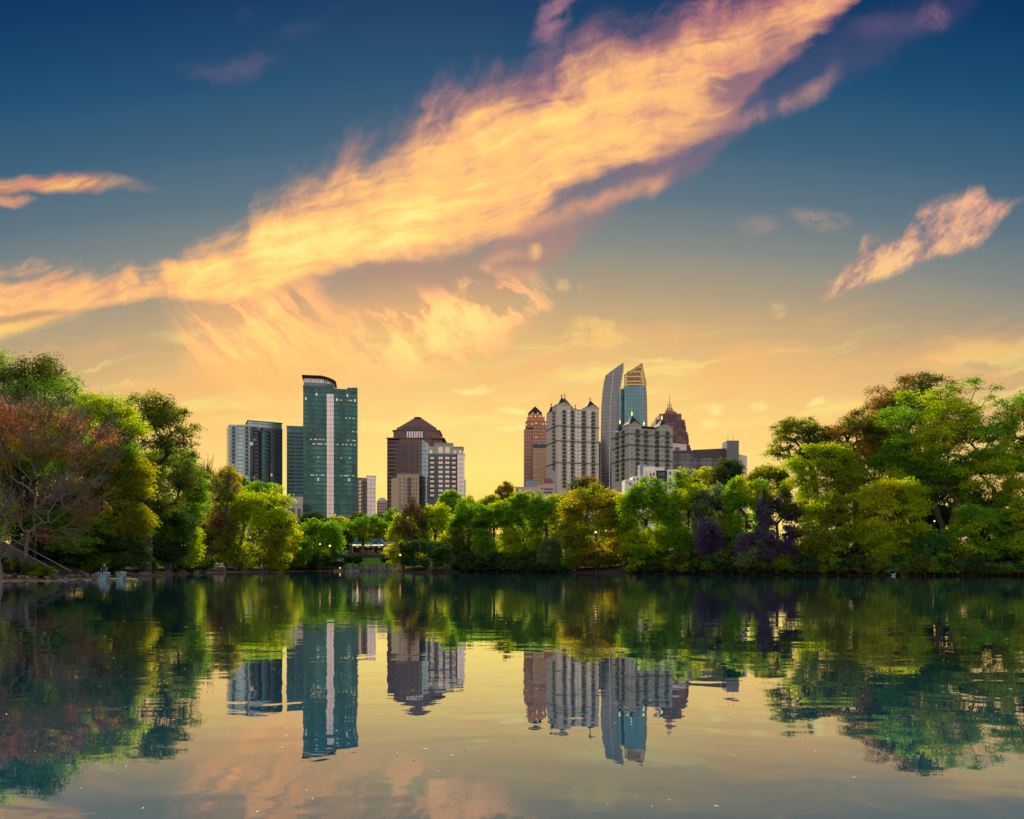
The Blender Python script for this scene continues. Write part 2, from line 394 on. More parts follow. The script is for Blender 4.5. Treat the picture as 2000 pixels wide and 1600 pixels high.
def leaf_mat(name, c1, c2, tr=0.45, warm=1.0):
    m, g = mat(name)
    geo = g.new('ShaderNodeNewGeometry'); tc = g.new('ShaderNodeTexCoord')
    rnd = S(g, geo.outputs['Random Per Island'])
    n = g.noise(S(g, tc.outputs['Object']), 0.22, 2.0, 0.5)
    f = rnd * 0.65 + g.mr(n, 0.35, 0.65, 0.0, 0.35)
    col = g.mix(f, (*c1, 1), (*c2, 1))
    tcol = g.mix(f, (min(1, c1[0] * 1.35 * warm), min(1, c1[1] * 1.25), c1[2] * 0.7, 1), (min(1, c2[0] * 1.35 * warm), min(1, c2[1] * 1.25), c2[2] * 0.7, 1))
    d = g.new('ShaderNodeBsdfDiffuse'); g.put(d.inputs[0], col)
    t = g.new('ShaderNodeBsdfTranslucent'); g.put(t.inputs[0], tcol)
    x = g.new('ShaderNodeMixShader'); x.inputs[0].default_value = tr
    g.t.links.new(d.outputs[0], x.inputs[1]); g.t.links.new(t.outputs[0], x.inputs[2])
    out(g, x.outputs[0])
    return m
LEAF = {
    'lime':   leaf_mat('leaf_lime', (.17, .25, .006), (.36, .44, .010)),
    'yellow': leaf_mat('leaf_yellow', (.26, .29, .006), (.46, .45, .010)),
    'green':  leaf_mat('leaf_green', (.060, .16, .012), (.17, .32, .014)),
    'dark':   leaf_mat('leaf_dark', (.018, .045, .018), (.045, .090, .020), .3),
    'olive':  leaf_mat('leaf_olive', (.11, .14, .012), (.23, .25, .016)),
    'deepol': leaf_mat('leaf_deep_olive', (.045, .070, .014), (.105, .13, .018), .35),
    'gold':   leaf_mat('leaf_gold', (.27, .22, .010), (.44, .34, .014)),
    'brown':  leaf_mat('leaf_brown', (.12, .080, .020), (.22, .14, .026)),
    'red':    leaf_mat('leaf_red', (.17, .058, .038), (.34, .12, .070)),
    'purple': leaf_mat('leaf_purple', (.068, .048, .092), (.145, .100, .175)),
    'grey':   leaf_mat('leaf_grey_green', (.09, .13, .06), (.19, .25, .11)),
    'teal':   leaf_mat('leaf_blossom', (.24, .42, .30), (.42, .60, .44), .3),
    'willow': leaf_mat('leaf_willow', (.035, .11, .024), (.08, .19, .034)),
}
def bark_mat(name, c):
    m, g = mat(name)
    tc = g.new('ShaderNodeTexCoord')
    p = S(g, tc.outputs['Object']); x, y, z = g.sep(p)
    n = g.noise(g.xyz(x * 6.0, y * 6.0, z * 1.2), 1.0, 5.0, 0.65)
    col = g.mix(n, tuple(v * .55 for v in c) + (1,), tuple(v * 1.5 for v in c) + (1,))
    b = g.new('ShaderNodeBsdfDiffuse'); g.put(b.inputs[0], col); b.inputs[1].default_value = 0.6
    bu = g.new('ShaderNodeBump'); bu.inputs['Strength'].default_value = 0.5; bu.inputs['Distance'].default_value = 0.04
    g.put(bu.inputs['Height'], n); g.t.links.new(bu.outputs[0], b.inputs[2])
    out(g, b.outputs[0]); return m
BARK = bark_mat('bark', (.075, .060, .048))
BARK_PALE = bark_mat('bark_pale', (.15, .13, .105))
# ------------------------------------------------------------------ lake, terrain, water
def sh(px, Y): return ((px - 1000.0) / FPX * Y, Y)
LAKE = [(-9.0, 2.6), (9.0, 2.6), (40, 6), (90, 25), (118, 70), (120, 105), sh(2300, 134), sh(2150, 135), sh(2000, 136), sh(1900, 137), sh(1800, 138), sh(1700, 141), sh(1600, 146),
        sh(1500, 151), sh(1420, 157), sh(1350, 163), sh(1280, 169), sh(1210, 176), sh(1150, 184), sh(1090, 192), sh(1030, 198), sh(960, 204), sh(905, 210),
        sh(880, 197), sh(830, 191), sh(785, 194), sh(772, 214), sh(768, 240), sh(700, 243), sh(640, 243), sh(600, 236), sh(560, 222), sh(530, 208), sh(470, 203), sh(440, 199), sh(415, 194),
        sh(380, 172), sh(330, 150), sh(280, 130), sh(240, 114), sh(200, 106), sh(150, 103), sh(110, 98), sh(60, 94), sh(0, 91), sh(-80, 88), sh(-200, 82), (-88, 50), (-55, 15), (-30, 6)]
_P = np.array(LAKE)
def lake_dist(x, y):
    """distance to the shore, positive on land"""
    x = np.atleast_1d(np.asarray(x, float)); y = np.atleast_1d(np.asarray(y, float))
    d = np.full(x.shape, 1e9); inside = np.zeros(x.shape, bool)
    n = len(_P)
    for i in range(n):
        a, b = _P[i], _P[(i + 1) % n]
        ab = b - a; L = ab @ ab
        t = np.clip(((x - a[0]) * ab[0] + (y - a[1]) * ab[1]) / L, 0, 1)
        d = np.minimum(d, np.hypot(x - a[0] - t * ab[0], y - a[1] - t * ab[1]))
        c = (a[1] > y) != (b[1] > y)
        with np.errstate(divide='ignore', invalid='ignore'):
            xi = a[0] + (y - a[1]) / (b[1] - a[1] + 1e-12) * ab[0]
        inside ^= c & (x < xi)
    return np.where(inside, -d, d)
def sstep(x, a, b):
    t = np.clip((x - a) / (b - a), 0, 1); return t * t * (3 - 2 * t)
def ground_np(x, y):
    d = lake_dist(x, y)
    bump = 0.25 * np.sin(x * .31 + 1.3) * np.sin(y * .27) + 0.12 * np.sin(x * .83 + y * .4) + .08 * np.sin(x * 1.9 - y * 1.3)
    land = 0.18 + 0.9 * sstep(d, 0.2, 5.0) + 2.6 * sstep(d, 4, 40) + 6.0 * sstep(d, 30, 260) + bump * sstep(d, 1.5, 8)
    west = sstep(-x, 30, 48) * sstep(y, 140, 105) * sstep(y, 20, 60)            # steep bank under the bare tree
    land = land + west * (2.8 * sstep(d, 1.5, 13) + 1.5 * sstep(d, 10, 30))
    px = 1000 + x / np.maximum(y, 1) * FPX                                          # (only used to bound the park lawn)
    lawn = sstep(x, -62, -52) * sstep(x, -32, -38) * sstep(y, 236, 244) * sstep(y, 300, 270)
    lz = 0.75 + 4.3 * sstep(y, 249, 270)
    land = land * (1 - lawn) + lz * lawn
    water = -0.15 - 0.9 * sstep(-d, 0, 4)
    near = sstep(y, 12, 4)
    land = land * (1 - near) + np.minimum(land, 0.05 + 0.02 * d) * near
    return np.where(d > 0, land, water)
def gz(x, y): return float(ground_np(x, y)[0])

def build_ground():
    def axis(lo, hi, step, far):
        a = list(np.arange(lo, hi + .1, step)); s = step * 1.5; v = a[-1]
        while v < far[1]: v += s; s *= 1.35; a.append(v)
        s = step * 1.5; v = a[0]
        while v > far[0]: v -= s; s *= 1.35; a.insert(0, v)
        return np.array(a)
    xs, ys = axis(-130, 130, 1.6, (-9000, 9000)), axis(-10, 300, 1.6, (-4000, 9000))
    Xg, Yg = np.meshgrid(xs, ys)
    Z = ground_np(Xg.ravel(), Yg.ravel())
    V = np.stack([Xg.ravel(), Yg.ravel(), Z], 1)
    nx, ny = len(xs), len(ys)
    i = np.arange(ny - 1)[:, None] * nx + np.arange(nx - 1)[None, :]
    Fq = np.stack([i, i + 1, i + nx + 1, i + nx], -1).reshape(-1, 4)
    m, g = mat('ground_soil')
    tc = g.new('ShaderNodeTexCoord'); p = S(g, tc.outputs['Object']); x, y, z = g.sep(p)
    n1 = g.noise(p, 0.35, 5.0, 0.6); n2 = g.noise(p, 3.0, 4.0, 0.6)
    soil = g.mix(n2, (.022, .016, .012, 1), (.085, .055, .036, 1))
    grass = g.mix(n2, (.012, .035, .008, 1), (.045, .09, .014, 1))
    f = g.ss(z + (n1 - 0.5) * 2.2, 0.9, 2.0)
    col = g.mix(f, soil, grass)
    wet = g.ss(z, 0.30, 0.12) * g.ss(x, -20.0, -40.0)
    col = g.mix(wet, col, (.17, .125, .055, 1))                                    # the pale silt line at the water's edge
    b = g.new('ShaderNodeBsdfDiffuse'); g.put(b.inputs[0], col)
    bu = g.new('ShaderNodeBump'); bu.inputs['Distance'].default_value = 0.15; g.put(bu.inputs['Height'], n2); g.t.links.new(bu.outputs[0], b.inputs[2])
    out(g, b.outputs[0])
    o = link('ground', np_mesh('ground', V, Fq), m, smooth=True)
    tag(o, 'brown earth and grass bank around the lake', 'ground', kind='structure')

def build_water():
    m, g = mat('lake_water')
    tc = g.new('ShaderNodeTexCoord'); p = S(g, tc.outputs['Object']); x, y, z = g.sep(p)
    gust = g.noise(g.xyz(x * 0.030, y * 0.055), 1.0, 3.0, 0.5, dims='2D')
    gust = g.ss(gust, 0.42, 0.66, 0.25, 1.0)
    far = g.ss(y, 10.0, 34.0, 0.25, 1.0) * g.ss(y, 150.0, 60.0, 0.6, 1.0)
    w1 = g.noise(g.xyz(x * 0.45, y * 0.75), 1.0, 2.0, 0.5, 0.3, dims='2D')
    w2 = g.noise(g.xyz(x * 1.7, y * 3.2), 1.0, 2.0, 0.5, 0.4, dims='2D')
    w3 = g.noise(g.xyz(x * 6.5, y * 9.0), 1.0, 1.0, 0.5, dims='2D')
    h = w1 * 0.0062 + w2 * 0.0022 * gust * far + w3 * 0.0004 * gust * far
    bu = g.new('ShaderNodeBump'); bu.inputs['Strength'].default_value = 1.0; bu.inputs['Distance'].default_value = WAVE
    g.put(bu.inputs['Height'], h)
    lw = g.new('ShaderNodeFresnel'); lw.inputs[0].default_value = 1.33
    g.t.links.new(bu.outputs[0], lw.inputs[1])
    fac = g.m('MINIMUM', g.m('POWER', S(g, lw.outputs[0]), 0.88) * 1.62, 0.95)
    gl = g.new('ShaderNodeBsdfGlossy'); gl.inputs['Roughness'].default_value = 0.010
    g.put(gl.inputs['Color'], g.mix(g.ss(fac, 0.36, 0.72), (.70, .82, 1.0, 1), (.97, .96, .96, 1)))      # reflections tinted bluish where one looks down into the water
    g.t.links.new(bu.outputs[0], gl.inputs['Normal'])
    df = g.new('ShaderNodeBsdfDiffuse'); df.inputs[0].default_value = (.0002, .025, .050, 1)
    mx = g.new('ShaderNodeMixShader'); g.put(mx.inputs[0], fac)
    g.t.links.new(df.outputs[0], mx.inputs[1]); g.t.links.new(gl.outputs[0], mx.inputs[2])
    out(g, mx.outputs[0])
    V = [(x, y, 0.0) for x, y in [(-260, -30), (260, -30), (260, 330), (-260, 330)]]
    # a grid that only covers the lake, so that no water lies under the land
    me = np_mesh('lake_water', V, [[0, 1, 2, 3]])
    o = link('lake_water', me, m)
    tag(o, 'calm lake reflecting the skyline and the sunset clouds', 'lake', kind='structure')
WAVE = 1.0
build_ground(); build_water()
# ------------------------------------------------------------------ trees
def leaves_mesh(name, C, rc, n_each, ls, flat, r, up=0.5, droop=0.0, centre=None):
    """C (k,3) clump centres, rc (k,) clump radii; n_each (k,) leaves per clump"""
    idx = np.repeat(np.arange(len(C)), n_each)
    N = len(idx)
    off = r.normal(size=(N, 3)); off /= np.linalg.norm(off, axis=1, keepdims=True) + 1e-9
    off *= (r.random(N) ** 0.50 * (1 + 0.28 * np.sin(off[:, 0] * 5 + idx) * np.sin(off[:, 1] * 4 + idx * 1.7) + 0.25 * np.sin(off[:, 2] * 6 + off[:, 0] * 3 + idx * 2.3)))[:, None]
    hr = np.hypot(off[:, 0], off[:, 1])
    off[:, 2] = off[:, 2] * flat - droop * hr ** 2
    P = C[idx] + off * rc[idx][:, None]
    nrm = r.normal(size=(N, 3)) * 0.75
    nrm[:, 2] += up
    if centre is not None:
        o = P - centre; o /= np.linalg.norm(o, axis=1, keepdims=True) + 1e-9; nrm += o * 0.45
    nrm /= np.linalg.norm(nrm, axis=1, keepdims=True) + 1e-9
    t = r.normal(size=(N, 3)); t -= (t * nrm).sum(1, keepdims=True) * nrm; t /= np.linalg.norm(t, axis=1, keepdims=True) + 1e-9
    b = np.cross(nrm, t)
    s = ls * r.uniform(0.6, 1.35, N)[:, None]
    V = np.stack([P - t * s * .62, P + b * s * .36 - nrm * s * .06, P + t * s * .62, P - b * s * .36 - nrm * s * .06], 1).reshape(-1, 3)
    return np_mesh(name, V, np.arange(N * 4).reshape(-1, 4))

def skeleton(base, tips, r, trunk_h, r0, sag=0.0, stems=1, spread=0.0, lean=(0, 0), minr=0.02, wig=0.06):
    """grow limbs from a trunk to every clump; returns polyline edges (a, b, ra, rb)"""
    nodes, par = [], []
    for s in range(stems):
        ang = r.uniform(0, 6.28) if stems == 1 else 6.28 * s / stems + r.uniform(-.4, .4)
        p = Vector((base[0] + math.cos(ang) * spread * .25 * (stems > 1), base[1] + math.sin(ang) * spread * .25 * (stems > 1), base[2] - 0.3))
        k = 5; last = -1
        for i in range(k + 1):
            f = i / k
            q = (p.x + lean[0] * f + math.cos(ang) * spread * f * f * (stems > 1) + r.normal() * wig * trunk_h * .12 * (i > 0),
                 p.y + lean[1] * f + math.sin(ang) * spread * f * f * (stems > 1) + r.normal() * wig * trunk_h * .12 * (i > 0), p.z + (trunk_h + .3) * f * r.uniform(.97, 1.03))
            nodes.append(q); par.append(last); last = len(nodes) - 1
    first = len(nodes)
    Nn = np.array(nodes)
    depth = list(np.zeros(len(nodes)))
    order = np.argsort(np.linalg.norm(tips - np.array([base[0], base[1], base[2] + trunk_h * .7]), axis=1))
    leaf_at = []
    for k in order:
        t = tips[k]
        dv = t - Nn
        d = np.linalg.norm(dv, axis=1)
        pen = d + np.array(depth) * 0.25 + np.maximum(0, Nn[:, 2] - t[2] + 0.12 * d) * 1.3
        low = Nn[:, 2] < base[2] + trunk_h * .30
        pen = pen + low * 40
        j = int(np.argmin(pen))
        a = Nn[j]; L = d[j]
        m = max(2, min(4, int(L / 1.2) + 1))
        last = j; new = []
        side = r.normal(size=3) * L * wig
        for i in range(1, m + 1):
            f = i / m
            q = a + dv[j] * f + side * math.sin(f * math.pi) + np.array([0, 0, 1.0]) * L * 0.10 * math.sin(f * math.pi) - np.array([0, 0, sag * L * f * f])
            new.append(q); par.append(last); depth.append(depth[last] + L / m); last = first; first += 1
        Nn = np.vstack([Nn, np.array(new)])
        leaf_at.append(last)
    w = np.zeros(len(Nn)); w[leaf_at] = 1
    for i in range(len(Nn) - 1, -1, -1):
        if par[i] >= 0: w[par[i]] += w[i] if w[i] > 0 else 0.2
    rad = np.maximum(minr, r0 * (np.maximum(w, .5) / max(w.max(), 1)) ** 0.52)
    return Nn, np.array(par), rad
def tubes_mesh(name, Nn, par, rad, n=5, extra=None):
    """one tapered tube per limb segment, vectorised"""
    ch = np.nonzero(par >= 0)[0]
    A, B, ra, rb = Nn[par[ch]], Nn[ch], rad[par[ch]], rad[ch]
    ra = np.minimum(ra, rb * 1.9)
    if extra is not None:
        A = np.vstack([A, extra[0]]); B = np.vstack([B, extra[1]]); ra = np.concatenate([ra, extra[2]]); rb = np.concatenate([rb, extra[3]])
    t = B - A; t = t / (np.linalg.norm(t, axis=1, keepdims=True) + 1e-9)
    ref = np.where(np.abs(t[:, 2:3]) < .9, np.array([[0, 0, 1.0]]), np.array([[1.0, 0, 0]]))
    a = np.cross(t, ref); a /= np.linalg.norm(a, axis=1, keepdims=True); b = np.cross(t, a)
    k = np.arange(n) * 2 * np.pi / n
    ring = a[:, None, :] * np.cos(k)[None, :, None] + b[:, None, :] * np.sin(k)[None, :, None]
    R0 = A[:, None, :] + ring * ra[:, None, None]; R1 = B[:, None, :] + ring * rb[:, None, None]
    V = np.concatenate([R0, R1], 1).reshape(-1, 3)
    m = len(A); i = np.arange(m)[:, None] * 2 * n
    j = np.arange(n)[None, :]; j2 = (j + 1) % n
    F = np.stack([i + j, i + j2, i + n + j2, i + n + j], -1).reshape(-1, 4)
    me = np_mesh(name, V, F)
    me.polygons.foreach_set('use_smooth', np.ones(len(me.polygons), bool))
    return me

def dirnoise(D, r, k=7, f=3.0):
    v = np.zeros(len(D))
    for _ in range(k):
        w = r.normal(size=3) * f
        v += np.sin(D @ w + r.uniform(0, 6.28))
    return v / k ** .5

def tree(name, label, cx, ytop, hw, ybot, Y, leaf='green', dens=1.0, flat=0.62, clump=0.20, nC=None, tx=None, stems=1, seed=None, gap=0.0, rough=0.28,
         lpx=2.9, droop=0.18, bark=None, dy=0.8, trunk=0.55, cat='tree', group=None, shell=0.5, r0=None, twigs=0, up=0.5, egg=0.0, spread=None, fork=None, twr=.13, leafz=None, mix=None):
    """crown between photo rows ytop and ybot, half width hw pixels, centred on column cx, standing at depth Y"""
    r = np.random.default_rng(int(cx * 7919 + ytop * 104729 + hw * 31) % 2**31 if seed is None else seed)
    tx = cx if tx is None else tx
    while lake_dist((tx - 1000.0) / FPX * Y, Y)[0] < (0.15 if group else 0.9): Y += 0.3           # rooted on land
    s = Y / FPX
    bx, by = (tx - 1000.0) * s, Y
    bz = gz(bx, by)
    root = empty(name, (bx, by, bz), 0, label, cat, group)
    cxw = (cx - 1000.0) * s - bx; zt = CAMH + (HOR - ytop) * s - bz; zb = CAMH + (HOR - ybot) * s - bz
    zb = max(zb, 0.15)
    hx, hz = hw * s * 1.06, (zt - zb) / 2; hy = hx * dy
    cen = np.array([cxw, 0.0, (zt + zb) / 2])
    # clump centres on and inside a lumpy envelope
    rc0 = clump * min(hx, hz * 1.25)
    if nC is None: nC = int(np.clip((4.9 if ybot > 1070 else 3.6) * hx * hz / (rc0 ** 2 * flat), 24, 320))
    D = r.normal(size=(nC * 3, 3)); D /= np.linalg.norm(D, axis=1, keepdims=True)
    keep = D[:, 1] < 0.75
    D = D[keep][:nC]
    if ybot > 1070:                                           # shore trees are filled out down to the ground
        D = np.sign(D) * np.abs(D) ** 0.72
    rad = (shell + (1 - shell) * r.random(len(D)) ** 0.6)
    nz = 1 + rough * 0.5 * dirnoise(D, r)
    ex = D * np.array([max(hx - rc0 * .75, hx * .3), max(hy - rc0 * .7, hy * .3), max(hz - rc0 * flat * .9, hz * .3)]) * (rad * np.clip(nz, .55, 1.25))[:, None]
    if egg:                                                   # narrower below (positive) or above (negative)
        k = 1 - egg * (0.5 - ex[:, 2] / (2 * hz)); ex[:, 0] *= k; ex[:, 1] *= k
    C = cen + ex
    # even the clumps out a little
    for _ in range(6):
        d = C[:, None, :] - C[None, :, :]; L = np.linalg.norm(d, axis=2) + np.eye(len(C)) * 99
        push = np.clip(rc0 * .75 - L, 0, None) / L
        C = C + (d * push[:, :, None]).sum(1) * 0.25
    C[:, 2] = np.maximum(C[:, 2], 0.25)
    rc = rc0 * r.uniform(0.55, 1.4, len(C))
    if gap:
        k = r.random(len(C)) > gap; C, rc = C[k], rc[k]
    ls = lpx * s
    area = math.pi * hw * (ybot - ytop) / 2 * min(1.0, (1 - gap) * 1.1)
    N = int(np.clip(area * (2.2 if ybot > 1070 else 1.9) * dens * (3.3 / lpx) ** 2, 500, 60000))
    wts = rc ** 2; ne = np.maximum(6, (N * wts / wts.sum()).astype(int))
    bk = bark or BARK
    rr = r0 or 0.022 * zt + 0.05
    Nn, par, rd = skeleton((0, 0, 0), C, r, max(zb + (zt - zb) * .35, zt * trunk * .8) if ybot < 1090 and fork is None else zt * (fork or trunk), rr, stems=stems,
                           spread=(hx * .35 if spread is None else spread), lean=(cxw * .6, 0), minr=max(0.018, 0.22 * s))
    ex_t = None
    if twigs:
        # fine twigs: short sprays leaving each limb end
        thin = np.nonzero(rd < np.quantile(rd, .75))[0]
        A = Nn[r.choice(thin, twigs)]
        dv = (A - np.array([0, 0, zt * .25])); dv /= np.linalg.norm(dv, axis=1, keepdims=True) + 1e-9
        B = A + (dv + r.normal(size=(twigs, 3)) * .40) * r.uniform(.45, 1.4, twigs)[:, None] * rc0 * 1.5
        ex_t = (A, B, np.full(twigs, twr * s), np.full(twigs, twr * .5 * s))
    link('trunk', tubes_mesh('trunk', Nn, par, rd, 5, ex_t), bk, root)
    if leafz is not None:                                     # buds only in the upper boughs
        k = (C[:, 2] > zb + (zt - zb) * leafz) | (r.random(len(C)) < .12)
        C, rc, ne = C[k], rc[k], ne[k]
    if mix:
        # a second leaf colour on part of the clumps
        frac, leaf2 = mix
        dn = dirnoise((C - cen) / np.array([hx, hy, hz]), r, 4, 2.0); sel = dn < np.quantile(dn, frac)
        if 3 < sel.sum() < len(C) - 3:
            link('crown', leaves_mesh('crown', C[sel], rc[sel], ne[sel], ls, flat, r, up, droop, cen), LEAF[leaf2], root)
            C, rc, ne = C[~sel], rc[~sel], ne[~sel]
    if dens > 0:
        link('crown', leaves_mesh('crown', C, rc, ne, ls, flat, r, up, droop, cen), LEAF[leaf], root)
    return root
# ------------------------------------------------------------------ the wood round the lake, tree by tree
LAYER = dict(flat=0.42, clump=0.24, droop=0.30, up=0.9, rough=0.34)
def woods():
    # --- west bank
    tree('tall_tree', 'tallest dark green tree behind the bare reddish tree', 62, 672, 128, 960, 122, 'green', clump=.17, rough=.34, gap=.16, mix=(.35, 'deepol'), tx=60)
    tree('bare_tree', 'nearly bare grey tree with reddish buds above the stone steps', 60, 752, 150, 1075, 98, 'red', dens=.24, flat=.7, clump=.15, tx=46, twigs=3000, twr=.36, nC=250, stems=1, fork=.20,
         bark=BARK_PALE, lpx=2.8, r0=.23, shell=.25, leafz=.50, mix=(.5, 'brown'), gap=.05)
    tree('bare_tree', 'grey leafless trunk with one lime sprig at the frame edge', -14, 930, 50, 1060, 90, 'lime', dens=.14, clump=.3, tx=2, twigs=350, twr=.34, fork=.3, nC=50, bark=BARK_PALE, lpx=2.8, gap=.3)
    tree('leafy_tree', 'bright green tree rising just behind the reddish buds', 190, 752, 92, 935, 113, 'green', clump=.24, mix=(.6, 'lime'), rough=.3)
    tree('leafy_tree', 'bright yellow-green tree bulging over the bank beside the bare tree', 226, 868, 72, 1072, 107, 'yellow', clump=.24, mix=(.4, 'olive'), rough=.3, **{k: v for k, v in LAYER.items() if k in ('flat', 'droop', 'up')})
    tree('oak_tree', 'dark olive oak with sky showing through its ragged top', 296, 745, 108, 1010, 133, 'deepol', clump=.20, gap=.22, rough=.34, mix=(.35, 'olive'), tx=285)
    tree('leafy_tree', 'mid green tree filling the slope below the dark olive oak', 330, 862, 74, 1060, 122, 'green', clump=.22, mix=(.35, 'lime'), rough=.34, **{k: v for k, v in LAYER.items() if k in ('flat', 'droop', 'up')})
    tree('leafy_tree', 'low lime tree leaning over the water beside the dirt path', 348, 1012, 50, 1112, 116, 'lime', clump=.26, flat=.4, droop=.3, up=.8)
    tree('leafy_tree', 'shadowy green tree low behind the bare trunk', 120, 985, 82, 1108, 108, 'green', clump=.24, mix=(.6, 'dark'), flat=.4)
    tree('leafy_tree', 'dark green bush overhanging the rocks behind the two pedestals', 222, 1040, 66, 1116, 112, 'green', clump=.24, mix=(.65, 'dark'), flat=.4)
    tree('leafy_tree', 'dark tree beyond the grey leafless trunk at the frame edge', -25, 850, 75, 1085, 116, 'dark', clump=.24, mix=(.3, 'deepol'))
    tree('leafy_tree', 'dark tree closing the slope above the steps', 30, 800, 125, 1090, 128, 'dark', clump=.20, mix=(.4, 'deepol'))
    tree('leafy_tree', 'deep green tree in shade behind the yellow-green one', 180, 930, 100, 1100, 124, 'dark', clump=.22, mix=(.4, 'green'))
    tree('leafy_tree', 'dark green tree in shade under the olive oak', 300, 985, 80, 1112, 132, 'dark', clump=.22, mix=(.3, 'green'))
    tree('shrub', 'bright green shrub beside the rail of the dirt path', 392, 1082, 24, 1115, 172, 'green', clump=.34, cat='shrub')
    # --- north-west corner
    tree('bare_tree', 'brown half-bare tree with fanned twigs above the dirt path', 414, 905, 52, 1088, 196, 'brown', dens=.40, clump=.2, twigs=1500, twr=.32, fork=.15, nC=150, tx=408, lpx=2.7, mix=(.5, 'olive'), trunk=.3)
    tree('pale_tree', 'thin gold-lit treetop beside the pale glass tower', 440, 910, 38, 1000, 250, 'gold', clump=.24, gap=.25, dens=.7)
    tree('leafy_tree', 'green treetop standing against the foot of the balcony tower', 505, 932, 48, 1035, 262, 'green', clump=.24, mix=(.5, 'lime'))
    tree('leafy_tree', 'small darker treetop at the corner of the pale glass tower', 466, 925, 26, 990, 270, 'green', clump=.26)
    tree('willow_tree', 'big lime tree on several slender trunks behind the fishing dock', 498, 952, 76, 1112, 206, 'lime', clump=.20, stems=5, spread=3.5, tx=462, mix=(.35, 'olive'), rough=.3, bark=BARK_PALE, trunk=.5)
    tree('leafy_tree', 'olive low branches spreading behind the slender trunks', 440, 985, 42, 1105, 212, 'olive', clump=.24, dens=.8, mix=(.4, 'deepol'))
    tree('pale_tree', 'yellow-green tree with pale sprigs over the water by the dock', 553, 1005, 34, 1112, 210, 'yellow', clump=.24, mix=(.35, 'lime'))
    tree('leafy_tree', 'rounded fresh green tree low at the cove edge', 572, 1042, 38, 1108, 222, 'green', clump=.26, mix=(.45, 'lime'))
    tree('leafy_tree', 'broad green tree on the cove with two lamps before it', 622, 1010, 52, 1100, 238, 'green', clump=.24, mix=(.15, 'lime'))
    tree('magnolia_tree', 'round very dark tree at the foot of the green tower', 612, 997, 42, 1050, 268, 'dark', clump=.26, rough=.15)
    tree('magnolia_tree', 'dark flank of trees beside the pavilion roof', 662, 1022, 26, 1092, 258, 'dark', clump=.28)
    tree('young_tree', 'small cone-shaped bright green tree before the dark round one', 616, 1005, 11, 1045, 240, 'lime', clump=.4, nC=24, egg=.7, rough=.1)
    tree('leafy_tree', 'yellow-green tree between the dark round tree and the pavilion', 658, 1002, 28, 1062, 275, 'yellow', clump=.27, mix=(.4, 'lime'))
    tree('dogwood', 'small dogwood in pale blossom beside the pavilion', 661, 1068, 17, 1098, 244, 'teal', clump=.30, flat=.25, nC=34, lpx=2.6, cat='tree')
    tree('shrub', 'dark hedge-like shrub under the cove trees', 600, 1078, 42, 1112, 229, 'dark', clump=.3, cat='shrub')
    tree('shrub', 'dark shrub beside the promenade lamp', 650, 1085, 24, 1108, 246, 'dark', clump=.3, cat='shrub')
    # --- by the pavilion
    tree('shade_tree', 'soft green tree with a forked trunk before the pavilion', 718, 1004, 46, 1061, 262, 'olive', clump=.26, mix=(.6, 'green'), tx=703, trunk=.5, r0=.34, dens=.9)
    tree('leafy_tree', 'olive tree behind the pavilion, next to the forked one', 752, 1012, 34, 1066, 298, 'olive', clump=.27, mix=(.3, 'deepol'))
    tree('leafy_tree', 'distant dark treetop at the foot of the pink glass block', 690, 1000, 34, 1055, 340, 'deepol', clump=.27)
    tree('leafy_tree', 'distant dark treetop below the small arched block', 742, 1001, 36, 1055, 345, 'deepol', clump=.27)
    tree('leafy_tree', 'dark green treetop before the beige corner block', 776, 988, 28, 1060, 300, 'dark', clump=.28, mix=(.5, 'green'))
    tree('shrub', 'clipped dark shrub on the lawn below the pavilion', 690, 1084, 18, 1101, 253, 'dark', clump=.34, cat='shrub')
    tree('shrub', 'dark shrub where the lawn meets the lime tree', 756, 1082, 14, 1101, 253, 'dark', clump=.34, cat='shrub')
    # --- the point with the dark bush
    tree('leafy_tree', 'lime tree drooping beside the lawn and the dark bush', 788, 1008, 34, 1108, 232, 'yellow', clump=.25, mix=(.5, 'lime'), flat=.4)
    tree('bare_tree', 'brownish twiggy tree rising above the dark bush', 808, 982, 34, 1062, 226, 'brown', dens=.40, clump=.2, twigs=1100, twr=.32, fork=.2, nC=120, mix=(.4, 'deepol'), lpx=2.7, trunk=.3)
    tree('leafy_tree', 'tall lime tree behind the dark bush', 850, 980, 42, 1090, 228, 'lime', clump=.22, mix=(.4, 'yellow'))
    tree('bush', 'big dark dome-shaped bush at the water', 830, 1052, 58, 1117, 196, 'deepol', clump=.24, rough=.16, mix=(.7, 'dark'), cat='bush')
    tree('oak_tree', 'bright green treetop at the foot of the balcony block', 884, 956, 30, 1010, 300, 'green', clump=.26, mix=(.3, 'lime'))
    tree('pale_tree', 'thin orange treetop beside the balcony block', 914, 966, 24, 1012, 310, 'gold', clump=.26, gap=.15, dens=.8)
    # --- the middle of the north shore
    tree('leafy_tree', 'dark green tree down to the water beside the dome-shaped bush', 915, 978, 44, 1112, 214, 'green', clump=.23, mix=(.5, 'deepol'))
    tree('leafy_tree', 'light green feathery tree on the shore under the orange treetops', 965, 972, 46, 1112, 209, 'lime', clump=.22, mix=(.4, 'green'), flat=.4, up=.8)
    tree('oak_tree', 'small rusty orange treetop against the bright horizon', 986, 938, 22, 984, 330, 'brown', clump=.27, gap=.18, mix=(.4, 'gold'))
    tree('leafy_tree', 'gold-green treetop below the rusty orange one', 958, 962, 30, 1025, 285, 'olive', clump=.26, mix=(.5, 'gold'))
    tree('leafy_tree', 'green feathery tree before the pink low building', 1022, 952, 40, 1110, 206, 'green', clump=.22, mix=(.5, 'lime'))
